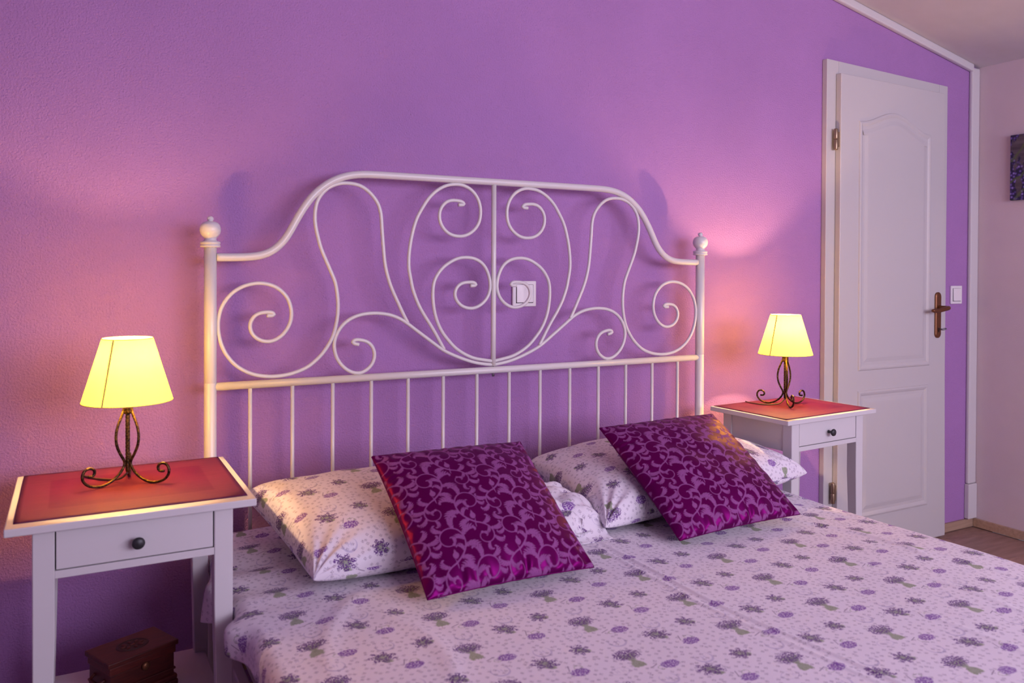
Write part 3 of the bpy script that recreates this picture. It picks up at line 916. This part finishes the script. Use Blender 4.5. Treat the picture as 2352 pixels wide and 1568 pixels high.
# ------------------------------------------------------------------ pillows
def pillow(name, corners, T_up, T_dn, label, uv0, flip, seed, group, floor=TOPZ, crumple=0.0, nx=150, ny=110, pw=0.36):
    """corners FL, FR, BL, BR of the seam; bulges both ways and rests on the bed"""
    FL, FR, BL, BR = [np.array(c, float) for c in corners]
    base = (FL + FR + BL + BR) / 4
    base[2] = floor
    root = empty(name, tuple(base))
    s = np.sin(np.linspace(-1, 1, nx) * math.pi / 2)
    t = np.sin(np.linspace(-1, 1, ny) * math.pi / 2)
    Sg, Tg = np.meshgrid(s, t)
    # slightly concave sides, pointed corners
    sc = Sg * (1 - 0.035 * (1 - Tg ** 2))
    tc = Tg * (1 - 0.05 * (1 - Sg ** 2))
    a, b = (sc + 1) / 2, (tc + 1) / 2
    Q = FL * ((1 - a) * (1 - b))[..., None] + FR * (a * (1 - b))[..., None] + BL * ((1 - a) * b)[..., None] + BR * (a * b)[..., None]
    ex, ey = (FR - FL) / np.linalg.norm(FR - FL), (BL - FL) / np.linalg.norm(BL - FL)
    nz = np.cross(ex, ey)
    nz /= np.linalg.norm(nz)
    lx, ly = np.linalg.norm(FR - FL), np.linalg.norm(BL - FL)
    bulge = ((1 - np.abs(Sg) ** 2.6) * (1 - np.abs(Tg) ** 2.2)).clip(0) ** pw
    edge = 1 - bulge
    wr = 0.006 * fbm(Sg * 2.2, Tg * 1.8, seed, 2) * bulge
    # radiating puckers from the corners
    for cs, ct in ((-1, -1), (1, -1), (-1, 1), (1, 1)):
        dx, dy = (Sg - cs) * lx / 2, (Tg - ct) * ly / 2
        rr, an = np.hypot(dx, dy), np.arctan2(dy, dx)
        wr = wr + 0.0045 * np.sin(an * 14 + seed + cs) * np.exp(-(rr / 0.13) ** 2) * sstep(0.0, 0.04, rr)
    if crumple:
        k = sstep(0.55, 0.98, Sg) * sstep(0.5, -0.9, Tg)
        wr = wr + crumple * k * (0.9 * fbm(Sg * 9, Tg * 7, seed + 2, 3))
        Q = Q + ex * (0.02 * k * fbm(Tg * 7, Sg * 4, seed + 5, 2))[..., None]
    upP = Q + nz * (T_up * bulge + wr)[..., None]
    dnP = Q - nz * (T_dn * bulge)[..., None]
    for cc in CUSHIONS:
        K = [np.array(k) for k in cc]
        cen = sum(K) / 4
        ax_ = (K[1] - K[0]) + (K[3] - K[2])
        ax_ = ax_ / np.linalg.norm(ax_)
        ay_ = (K[2] - K[0]) + (K[3] - K[1])
        ay_ = ay_ - ax_ * (ay_ @ ax_)
        ay_ = ay_ / np.linalg.norm(ay_)
        az_ = np.cross(ax_, ay_)
        for PP in (upP,):
            d = PP - cen
            ls, lt = (d @ ax_) / 0.205, (d @ ay_) / 0.205
            bb = ((1 - ls ** 2).clip(0) * (1 - lt ** 2).clip(0)) ** 0.47
            near = sstep(1.25, 1.0, np.abs(ls)) * sstep(1.25, 1.0, np.abs(lt))
            exc = np.maximum((d @ az_) + 0.047 * bb + 0.003, 0) * near
            PP -= az_ * exc[..., None]
    upP[..., 2] = np.maximum(upP[..., 2], floor + 0.008)
    dnP[..., 2] = np.maximum(dnP[..., 2], floor + 0.003 + 0.0 * edge)
    dnP[0], dnP[-1], dnP[:, 0], dnP[:, -1] = upP[0], upP[-1], upP[:, 0], upP[:, -1]
    fl = -1 if flip else 1
    def arc(P, ax):
        d = np.linalg.norm(np.diff(P, axis=ax), axis=-1)
        z0 = np.zeros_like(np.take(d, [0], ax))
        c = np.concatenate([z0, np.cumsum(d, ax)], ax)
        return c - np.take(c, [c.shape[ax] // 2], ax)
    uvu = np.stack([uv0[0] + fl * arc(upP, 1), uv0[1] + fl * arc(upP, 0)], -1)
    A = grid_obj('pillow_top', upP - base, uvu, M['print'], root)
    B = grid_obj('pillow_underside', (dnP - base)[:, ::-1], uvu[:, ::-1] + 0.37, M['print'], root)
    tag(root, label, 'pillow', group)
    return root, (FL, FR, BL, BR, ex, ey, nz, lx, ly, base)

PG = 'pillows in lavender print'
CUSHIONS = (((-0.513, -0.812, 0.524), (-0.116, -0.808, 0.524), (-0.509, -0.480, 0.745), (-0.105, -0.469, 0.734)),
            ((0.159, -0.757, 0.524), (0.575, -0.750, 0.524), (0.184, -0.420, 0.736), (0.606, -0.415, 0.746)))
pl_root, pl_info = pillow('pillow', ((-0.690, -0.640, 0.540), (-0.015, -0.640, 0.540), (-0.745, -0.165, 0.605), (0.00, -0.150, 0.60)), 0.088, 0.060,
                          'lavender-print pillow at the left of the bed, lit warm by the near lamp', (0.10, 0.03), False, 3, PG, crumple=0.012)
pr_root, pr_info = pillow('pillow', ((0.045, -0.630, 0.538), (0.895, -0.505, 0.548), (0.085, -0.150, 0.585), (0.800, -0.140, 0.575)), 0.105, 0.055,
                          'lavender-print pillow at the right of the bed with a pointed end by the drawer table', (0.05, 0.09), True, 11, PG, crumple=0.0)

# open hem of the left pillowcase, crumpled between the two pillows
def pillow_flap(root, info, seed):
    FL, FR, BL, BR, ex, ey, nz, lx, ly, base = info
    n, mm = 90, 34
    tt = np.linspace(0.0, 0.62, n)
    w = np.linspace(0, 1, mm)
    Tg, Wg = np.meshgrid(tt, w)
    edge = FR + (BR - FR) * Tg[..., None]
    ln = 0.075 * (1 - 0.35 * Tg)
    lift = 0.050 * np.sin(np.clip(0.12 + 0.88 * Tg / 0.62, 0, 1) * math.pi) ** 0.6
    ruff = 0.0065 * Wg * np.sin(Tg * 40 + 2.5 * vnoise(Tg * 9, Wg * 1.5, seed)) + 0.006 * fbm(Tg * 16, Wg * 5, seed, 2) * (0.3 + Wg)
    P = edge + ex * (-0.085 + (ln + 0.085) * Wg)[..., None] + nz * (lift * np.sin(math.pi * (0.12 + 0.80 * Wg)) ** 0.8 + ruff - 0.004)[..., None] + ey * (0.008 * np.sin(Tg * 30) * Wg)[..., None]
    kf = sstep(0.0, 0.14, Tg)
    P[..., 2] = P[..., 2] * kf + (TOPZ + 0.005) * (1 - kf)
    P[..., 2] = np.maximum(P[..., 2], TOPZ + 0.005)
    UVc = np.stack([0.3 + Wg * 0.12, 0.1 + Tg * 0.5], -1)
    o = grid_obj('pillowcase_hem', P - base, UVc, M['print'], root)
    sd = o.modifiers.new('thickness', 'SOLIDIFY')
    sd.thickness = 0.002
    return o
pillow_flap(pl_root, pl_info, 21)

# ------------------------------------------------------------------ damask cushions
def damask_field(N, size):
    """scrolling acanthus ornament, drawn as tapered strokes; returns N x N floats"""
    F = np.zeros((N, N))
    h = size / (N - 1)
    def stroke(pts, rad, val=1.0):
        for (x0, y0), (x1, y1), ra, rb in zip(pts[:-1], pts[1:], rad[:-1], rad[1:]):
            mr = max(ra, rb) + 0.06
            i0, i1 = int((min(x0, x1) - mr) / h), int((max(x0, x1) + mr) / h) + 2
            j0, j1 = int((min(y0, y1) - mr) / h), int((max(y0, y1) + mr) / h) + 2
            i0, j0, i1, j1 = max(i0, 0), max(j0, 0), min(i1, N), min(j1, N)
            if i0 >= i1 or j0 >= j1:
                continue
            X_, Y_ = np.meshgrid(np.arange(i0, i1) * h, np.arange(j0, j1) * h)
            dx, dy = x1 - x0, y1 - y0
            t = np.clip(((X_ - x0) * dx + (Y_ - y0) * dy) / (dx * dx + dy * dy + 1e-9), 0, 1)
            d = np.hypot(X_ - x0 - t * dx, Y_ - y0 - t * dy)
            F[j0:j1, i0:i1] = np.maximum(F[j0:j1, i0:i1], val * np.clip((ra + (rb - ra) * t - d) / 0.08 + 0.5, 0, 1))
    def path(x, y, th, k0, k1, L, n):
        out, ths, ds = [(x, y)], [th], L / n
        for i in range(n):
            th += (k0 + k1 * (i + 0.5) * ds) * ds
            x += math.cos(th) * ds
            y += math.sin(th) * ds
            out.append((x, y))
            ths.append(th)
        return out, ths
    def lobe(x, y, th, L, w, curl):
        p, _ = path(x, y, th, curl, curl * 0.8 / max(L, .1), L, 6)
        q = np.linspace(0, 1, 7)
        stroke(p, w * (0.30 + 0.70 * np.sin(np.pi * (q * 0.72 + 0.16))) * (1 - q ** 3 * 0.8))
    def leaf(x, y, th, L, mir):
        """acanthus leaf: curved rib with toothed lobes on both sides, curling over at the tip"""
        n = 12
        p, ths = path(x, y, th, mir * 0.35 / L, mir * 2.1 / L ** 2, L, n)
        stroke(p, L * np.linspace(0.065, 0.03, n + 1))
        for i in range(1, n, 2):
            f = math.sin(math.pi * (0.18 + 0.72 * i / n))
            lobe(*p[i], ths[i] - mir * 0.85, L * 0.44 * f, L * 0.074 * f + 0.02, mir * 1.3 / L)
            lobe(*p[i], ths[i] + mir * 0.95, L * 0.30 * f, L * 0.055 * f + 0.02, -mir * 1.0 / L)
        lobe(*p[-1], ths[-1], L * 0.30, L * 0.09, mir * 5.0 / L)
    def curl(x, y, th, L, mir, t0, t1, r):
        n = 34
        p, ths = path(x, y, th, mir * t0 / L, mir * 2 * t1 / L ** 2, L, n)
        stroke(p, np.linspace(r, r * 0.6, n + 1))
        stroke([p[-1], p[-1]], [r * 1.9] * 2)
        return p, ths
    CX, CY = 11.5, 12.6
    for i in (-1, 0, 1):
        for j in (-1, 0, 1):
            for sub in (0, 1):
                mir = 1 if sub == 0 else -1
                x = (i + 0.5) * CX + (CX * 0.5 if sub else 0.0)
                y = (j + 0.3) * CY + (CY * 0.5 if sub else 0.0)
                th = math.radians(90 - 62 * mir)
                # long rising stem that ends in a scroll, leafed on its outer side
                p, ths = curl(x, y, th, 14.5, mir, 1.5, 4.6, 0.15)
                for k, L, tn in ((3, 2.3, -1), (8, 2.7, -1), (13, 2.7, -1), (18, 2.5, -1), (23, 2.0, -1), (28, 1.5, -1), (6, 1.7, 1), (11, 2.0, 1), (34, 1.5, 1)):
                    leaf(*p[k], ths[k] + tn * mir * 0.7, L, mir * tn)
                # counter scroll running the other way from the foot of the stem
                p, ths = curl(x, y, th + math.pi - 0.2 * mir, 9.0, mir, 1.3, 4.2, 0.13)
                for k, L, tn in ((4, 2.0, -1), (10, 2.2, -1), (16, 1.9, -1), (22, 1.5, -1), (8, 1.4, 1), (34, 1.1, 1)):
                    leaf(*p[k], ths[k] + tn * mir * 0.7, L, mir * tn)
                # bud sprig filling the heart-shaped gap
                bx, by = x + 0.3 * mir, y + 0.9
                for q in (-1.15, -0.6, 0, 0.6, 1.15):
                    lobe(bx, by, math.pi / 2 + q, 1.5 - 0.2 * abs(q), 0.26, -q * 1.2)
                lobe(bx, by - 1.7, math.pi / 2, 1.8, 0.10, 0.15 * mir)
    return F, CX, CY

def cushion_meshes():
    N = 440
    L = 0.405
    s = np.linspace(-1, 1, N)
    Sg, Tg = np.meshgrid(s, s)
    def shape(Sg, Tg, sgn):
        x = Sg * (1 - 0.030 * (1 - Tg ** 2)) * L / 2
        y = Tg * (1 - 0.030 * (1 - Sg ** 2)) * L / 2
        b = ((1 - Sg ** 2).clip(0) * (1 - Tg ** 2).clip(0)) ** 0.47
        edge_s, edge_t = 1 - np.abs(Sg), 1 - np.abs(Tg)
        z = (0.056 if sgn > 0 else -0.046) * b
        # stitched-edge puckers: short folds running in from each seam
        for d, along, sd in ((1 - Tg, Sg, 1), (1 + Tg, Sg, 2), (1 - Sg, Tg, 3), (1 + Sg, Tg, 4)):
            am = (0.0046 if sd == 2 else 0.0022)
            z = z + sgn * am * np.sin(along * 34 + 3 * vnoise(along * 6, d * 2, sd)) * np.exp(-(d / 0.17) ** 2) * sstep(0.0, 0.06, d) * b ** 0.3
        z = z + sgn * 0.004 * fbm(Sg * 2.4, Tg * 2.4, 6, 2) * b
        return np.stack([x, y, z], -1)
    front = shape(Sg, Tg, 1)
    s2 = np.linspace(-1, 1, 70)
    S2, T2 = np.meshgrid(s2, s2)
    back = shape(S2, T2, -1)
    tile, px, py = damask_field(132, 12.6)
    g = np.linspace(0, L * 100, N)
    h = 12.6 / 131
    gx, gy = (g / 1.3 % px) / h, (g / 1.3 % py) / h
    ix, iy = gx.astype(int), gy.astype(int)
    fx, fy = (gx - ix)[None, :], (gy - iy)[:, None]
    ix1, iy1 = np.minimum(ix + 1, 131), np.minimum(iy + 1, 131)
    F = (tile[np.ix_(iy, ix)] * (1 - fx) + tile[np.ix_(iy, ix1)] * fx) * (1 - fy) + (tile[np.ix_(iy1, ix)] * (1 - fx) + tile[np.ix_(iy1, ix1)] * fx) * fy
    return front, back, F
cf, cb, dfield = cushion_meshes()
front0 = grid_obj('cushion_front', cf, None, M['damask'])
at = front0.data.attributes.new('damask', 'FLOAT', 'POINT')
at.data.foreach_set('value', dfield.reshape(-1).astype(np.float32))
back0 = grid_obj('cushion_back', cb[:, ::-1], None, M['damask'])

def place_cushion(corners, label, first):
    FL, FR, BL, BR = [Vector(c) for c in corners]
    c = (FL + FR + BL + BR) / 4
    ex = ((FR - FL) + (BR - BL)).normalized()
    ey = ((BL - FL) + (BR - FR))
    ey = (ey - ex * ey.dot(ex)).normalized()
    ez = ex.cross(ey)
    w = ((FR - FL).length + (BR - BL).length) / 2
    h = ((BL - FL).length + (BR - FR).length) / 2
    mt = Matrix((ex, ey, ez)).transposed().to_4x4()
    mt.translation = c
    root = empty('cushion')
    root.matrix_world = mt
    root.scale = (w / 0.405, h / 0.405, 1.0)
    for src in (front0, back0):
        o = src if first else src.copy()
        if not first:
            COL.objects.link(o)
        o.parent = root
    # thin seam round the rim
    ring = np.vstack([cf[0], cf[1:, -1], cf[-1, ::-1][1:], cf[::-1, 0][1:]])[::6]
    ring = np.vstack([ring, ring[:1]])
    obj('cushion_seam', tube_mesh('cushion_seam', ring, 0.0014, 6, False), M['damask'], root)
    tag(root, label, 'cushion', 'magenta damask cushions')
    return root
place_cushion(CUSHIONS[0], 'magenta damask satin cushion leaning on the left lavender pillow', True)
place_cushion(CUSHIONS[1], 'magenta damask satin cushion leaning on the right lavender pillow', False)

# ------------------------------------------------------------------ nightstands
ZT = 0.713
def nightstand(cx, cy, w, d, rz, label):
    r = empty('nightstand', (cx, cy, 0), rz)
    WP = M['white_paint']
    box('table_top', -w / 2, w / 2, -d / 2, d / 2, ZT - 0.015, ZT, WP, r, 0.002)
    ix, iy, lw = 0.043, 0.020, 0.036
    for sx in (-1, 1):
        for sy in (-1, 1):
            x0, y0 = sx * (w / 2 - ix), sy * (d / 2 - iy)          # outer corner
            xi, yi = x0 - sx * lw, y0 - sy * lw
            xb, yb = x0 - sx * 0.024, y0 - sy * 0.024
            def rect(xa, xc, ya, yc, z):
                xa, xc = sorted((xa, xc)); ya, yc = sorted((ya, yc))
                return [(xa, ya, z), (xc, ya, z), (xc, yc, z), (xa, yc, z)]
            bm = bmesh.new()
            rings = [[bm.verts.new(p) for p in rect(x0, xx, y0, yy, z)] for xx, yy, z in ((xb, yb, 0.0), (xi, yi, 0.50), (xi, yi, ZT - 0.0152))]
            bm.faces.new(rings[0][::-1])
            bm.faces.new(rings[-1])
            for A, B in zip(rings[:-1], rings[1:]):
                for k in range(4):
                    bm.faces.new((A[k], A[(k + 1) % 4], B[(k + 1) % 4], B[k]))
            bmesh.ops.bevel(bm, geom=[e for e in bm.edges], offset=0.0015, segments=1, affect='EDGES')
            obj('leg', bm_mesh('leg', bm), WP, r)
    xl = w / 2 - ix - lw
    yl = d / 2 - iy
    for sx in (-1, 1):
        x0 = sx * (w / 2 - ix - 0.004)
        box('side_apron', min(x0, x0 - sx * 0.018), max(x0, x0 - sx * 0.018), -yl + lw, yl - lw, 0.604, ZT - 0.0152, WP, r, 0.001)
    box('back_apron', -xl, xl, yl - 0.022, yl - 0.004, 0.604, ZT - 0.0152, WP, r, 0.001)
    box('front_rail', -xl, xl, -yl + 0.001, -yl + 0.02, 0.605, 0.6195, WP, r, 0.001)
    box('drawer_shadow_panel', -xl, xl, -yl + 0.012, -yl + 0.014, 0.6195, ZT - 0.0152, M['black'], r)  # black panel stands in for the shade in the gap round the drawer
    dw = empty('drawer', (0, -yl, 0.658))
    dw.parent = r
    box('drawer_front', -xl + 0.0022, xl - 0.0022, 0.0015, 0.0118, -0.0365, 0.0385, WP, dw, 0.0012)
    kn = lathe_mesh('knob', [(0.0, 0.0), (0.0052, 0.0), (0.0045, 0.004), (0.0042, 0.010), (0.0060, 0.0135), (0.0105, 0.0165), (0.0118, 0.0195), (0.0108, 0.0225), (0.0070, 0.0245), (0.0, 0.0252)], 24)
    k = obj('knob', kn, M['dark_knob'], dw, (0, 0.0015, -0.003))
    k.rotation_euler = (math.radians(90), 0, 0)
    box('shelf', -w / 2 + ix + 0.006, w / 2 - ix - 0.006, -yl + 0.004, yl - 0.004, 0.244, 0.260, WP, r, 0.001)
    tag(r, label, 'nightstand', 'white one-drawer bedside tables')
    return r
LN = (-1.0155, -0.3960, 0.437, 0.420, 0.0)
RN = (1.040, -0.3120, 0.449, 0.328, math.radians(3.8))
nightstand(*LN, 'white one-drawer nightstand in the left foreground with a box on its shelf')
nightstand(*RN, 'white one-drawer nightstand between the bed and the door')

def placemat(n, m_side, m_front, m_back, label):
    cx, cy, w, d, rz = n
    r = empty('placemat', (cx, cy, ZT), rz)
    x0, x1, y0, y1 = -w / 2 + m_side, w / 2 - m_side, -d / 2 + m_front, d / 2 - m_back
    nx, ny = 40, 28
    gx, gy = np.meshgrid(np.linspace(0, 1, nx), np.linspace(0, 1, ny))
    z = 0.0016 + 0.0005 * fbm(gx * 5, gy * 4, 3, 2)
    P = np.stack([x0 + (x1 - x0) * gx, y0 + (y1 - y0) * gy, z], -1)
    o = grid_obj('woven_mat', P, np.stack([gx, gy], -1), M['placemat'], r)
    sd = o.modifiers.new('thickness', 'SOLIDIFY')
    sd.thickness = 0.0012
    sd.offset = -1
    tag(r, label, 'placemat', 'red woven placemats')
placemat(LN, 0.013, 0.030, 0.004, 'dark red woven placemat on the left nightstand')
placemat(RN, 0.012, 0.016, 0.006, 'red woven placemat on the nightstand by the door')

# ------------------------------------------------------------------ lamps
def lamp(x, y, legs, seam, label, cordpts, far=False):
    r = empty('table_lamp', (x, y, ZT + 0.0022))
    leg_prof = [(0.0075, 0.168), (0.0085, 0.158), (0.013, 0.146), (0.0215, 0.125), (0.0255, 0.104), (0.0235, 0.083), (0.016, 0.064), (0.0075, 0.048), (0.0075, 0.038), (0.018, 0.022), (0.034, 0.010), (0.052, 0.0036), (0.068, 0.0042), (0.084, 0.010), (0.094, 0.021), (0.0955, 0.033), (0.090, 0.043), (0.080, 0.0455), (0.0715, 0.041), (0.070, 0.032), (0.076, 0.0275), (0.084, 0.0285)]
    base = smooth_curve([(a, 0.0, b) for a, b in leg_prof], 0.003, 2)
    me = tube_mesh('wire_leg', base, 0.0030, 10)
    me.materials.append(M['wire'])
    for ang in legs:
        o = obj('wire_leg', me, None, r)
        o.rotation_euler = (0, 0, math.radians(ang))
    # central twisted rod, collar, socket
    obj('stem', lathe_mesh('stem', [(0.0, 0.022), (0.004, 0.024)] + [(0.0042 + 0.0007 * (i % 2), 0.026 + i * 0.004) for i in range(34)] + [(0.0, 0.165)], 14), M['wire'], r)
    obj('collar', lathe_mesh('collar', [(0.0, 0.150), (0.0105, 0.150), (0.0112, 0.153), (0.0105, 0.166), (0.0115, 0.169), (0.0100, 0.171), (0.0045, 0.172), (0.0045, 0.186), (0.0, 0.1865)], 20), M['wire'], r)
    obj('socket', lathe_mesh('socket', [(0.0, 0.186), (0.012, 0.187), (0.012, 0.228), (0.010, 0.236), (0.0040, 0.238), (0.0030, 0.2570), (0.0, 0.2580)], 18), M['plastic'], r)
    obj('bulb', lathe_mesh('bulb', [(0.0, 0.2585), (0.0028, 0.2591), (0.0050, 0.2613), (0.0058, 0.2645), (0.0050, 0.2677), (0.0028, 0.2699), (0.0, 0.2705)], 10), M['bulb_far' if far else 'bulb'], r)
    # shade: thin cloth cone with rims and a lapped seam
    sh = empty('shade', (0, 0, 0))
    sh.parent = r
    r0, z0, r1, z1 = 0.0905, 0.177, 0.0505, 0.3125
    obj('shade_cloth', lathe_mesh('shade_cloth', [(r0, z0), (r1, z1)], 64), M['shade_far' if far else 'shade'], sh)
    me_ = sh.children[0].data if sh.children else None
    for rr, zz in ((r0, z0), (r1, z1)):
        ring = [(rr * math.cos(a), rr * math.sin(a), zz) for a in np.linspace(0, 2 * math.pi, 49)]
        obj('shade_rim', tube_mesh('shade_rim', ring, 0.0011, 6, False), M['shade_trim'], sh)
    sa = math.radians(seam)
    vs, fs = [], []
    for t in np.linspace(0, 1, 6):
        rr = r0 + (r1 - r0) * t + 0.0006
        zz = z0 + (z1 - z0) * t
        for dd in (-0.0022, 0.0022):
            a = sa + dd / rr
            vs.append((rr * math.cos(a), rr * math.sin(a), zz))
    for i in range(5):
        fs.append((2 * i, 2 * i + 1, 2 * i + 3, 2 * i + 2))
    obj('shade_seam', pydata('shade_seam', vs, fs, True), M['shade_trim'], sh)
    cp = smooth_curve(cordpts, 0.006, 4)
    obj('power_cord', tube_mesh('power_cord', cp, 0.0022, 8), M['cord'], r)
    tag(r, label, 'table lamp', 'lit bedside lamps')
    return r
def shade_caps_fix():
    """the cone must stay open at both ends"""
    for me in bpy.data.meshes:
        if me.name.startswith('shade_cloth'):
            bm = bmesh.new()
            bm.from_mesh(me)
            bmesh.ops.delete(bm, geom=[f for f in bm.faces if len(f.verts) > 4], context='FACES')
            bm.to_mesh(me)
            bm.free()
lamp(-1.021, -0.360, (204, 324, 84), 235, 'lit yellow-shaded bronze wire lamp on the left nightstand',
     [(0.0, 0.0, 0.022), (-0.015, 0.012, 0.006), (-0.045, 0.040, 0.003), (-0.070, 0.070, 0.003), (-0.085, 0.098, 0.003)])
lamp(1.045, -0.273, (0, 120, 240), 190, 'lit yellow-shaded bronze wire lamp on the nightstand by the door',
     [(0.0, 0.0, 0.022), (-0.016, 0.006, 0.006), (-0.050, 0.018, 0.003), (-0.075, 0.040, 0.003), (-0.085, 0.075, 0.003), (-0.080, 0.105, 0.003)], True)
shade_caps_fix()

# ------------------------------------------------------------------ carved wooden box
bxr = empty('wooden_box', (-1.012, -0.357, 0.2605), math.radians(24))
RW = M['rosewood']
hw_, hd_ = 0.0700, 0.0465
box('box_body', -hw_, hw_, -hd_, hd_, 0.014, 0.070, RW, bxr, 0.001)
box('base_moulding', -hw_ - 0.006, hw_ + 0.006, -hd_ - 0.006, hd_ + 0.006, 0.012, 0.024, RW, bxr, 0.004)
box('belt_moulding', -hw_ - 0.003, hw_ + 0.003, -hd_ - 0.003, hd_ + 0.003, 0.034, 0.039, RW, bxr, 0.0015)
lid = box('lid', -hw_ - 0.0075, hw_ + 0.0075, -hd_ - 0.0065, hd_ + 0.0065, 0.088, 0.099, RW, bxr, 0.002)
box('lid_rim', -hw_ - 0.003, hw_ + 0.003, -hd_ - 0.003, hd_ + 0.003, 0.071, 0.0878, RW, bxr, 0.002)
bm = bmesh.new()
ovn = 40
def oval(a, b, z):
    return [bm.verts.new((a * math.cos(2 * math.pi * k / ovn), b * math.sin(2 * math.pi * k / ovn), z)) for k in range(ovn)]
rings = [oval(0.0345, 0.0275, 0.0990), oval(0.0335, 0.0265, 0.1003), oval(0.0310, 0.0240, 0.1003), oval(0.0300, 0.0230, 0.0992)]
for A, B in zip(rings[:-1], rings[1:]):
    for k in range(ovn):
        bm.faces.new((A[k], A[(k + 1) % ovn], B[(k + 1) % ovn], B[k]))
bm.faces.new(rings[-1])
obj('carved_oval', bm_mesh('carved_oval', bm), M['rosewood_dark'], lid)
petal = lathe_mesh('carved_petal', [(0.0, -0.001), (0.0040, -0.0005), (0.0046, 0.0006), (0.003, 0.0016), (0.0, 0.002)], 10)
petal.materials.append(RW)
for k in range(9):
    a = 2 * math.pi * k / 8
    o = obj('carved_petal', petal, None, lid, ((0.019 * math.cos(a), 0.0135 * math.sin(a), 0.0995) if k < 8 else (0, 0, 0.0995)))
    o.scale = (1.5, 0.8, 1)
    o.rotation_euler = (0, 0, a)
for sx in (-1, 1):
    for sy in (-1, 1):
        x0, y0 = sx * (hw_ - 0.004), sy * (hd_ - 0.004)
        box('bracket_foot', x0 - 0.011, x0 + 0.011, y0 - 0.011, y0 + 0.011, 0.0, 0.0122, RW, bxr, 0.003)
    hc = smooth_curve([(sx * hw_, -0.022, 0.056), (sx * (hw_ + 0.012), -0.018, 0.050), (sx * (hw_ + 0.014), 0.0, 0.047), (sx * (hw_ + 0.012), 0.018, 0.050), (sx * hw_, 0.022, 0.056)], 0.003, 2)
    obj('carry_handle', tube_mesh('carry_handle', hc, 0.0035, 8), RW, bxr)
lt = lathe_mesh('latch_boss', [(0.0, 0.0), (0.0095, 0.0), (0.0085, 0.003), (0.005, 0.005), (0.0, 0.0058)], 16)
lo_ = obj('latch_boss', lt, M['bronze'], bxr, (0.004, -hd_ - 0.0028, 0.066))
lo_.rotation_euler = (math.radians(90), 0, 0)
tag(bxr, 'small dark carved wooden box on the shelf of the left nightstand', 'box')
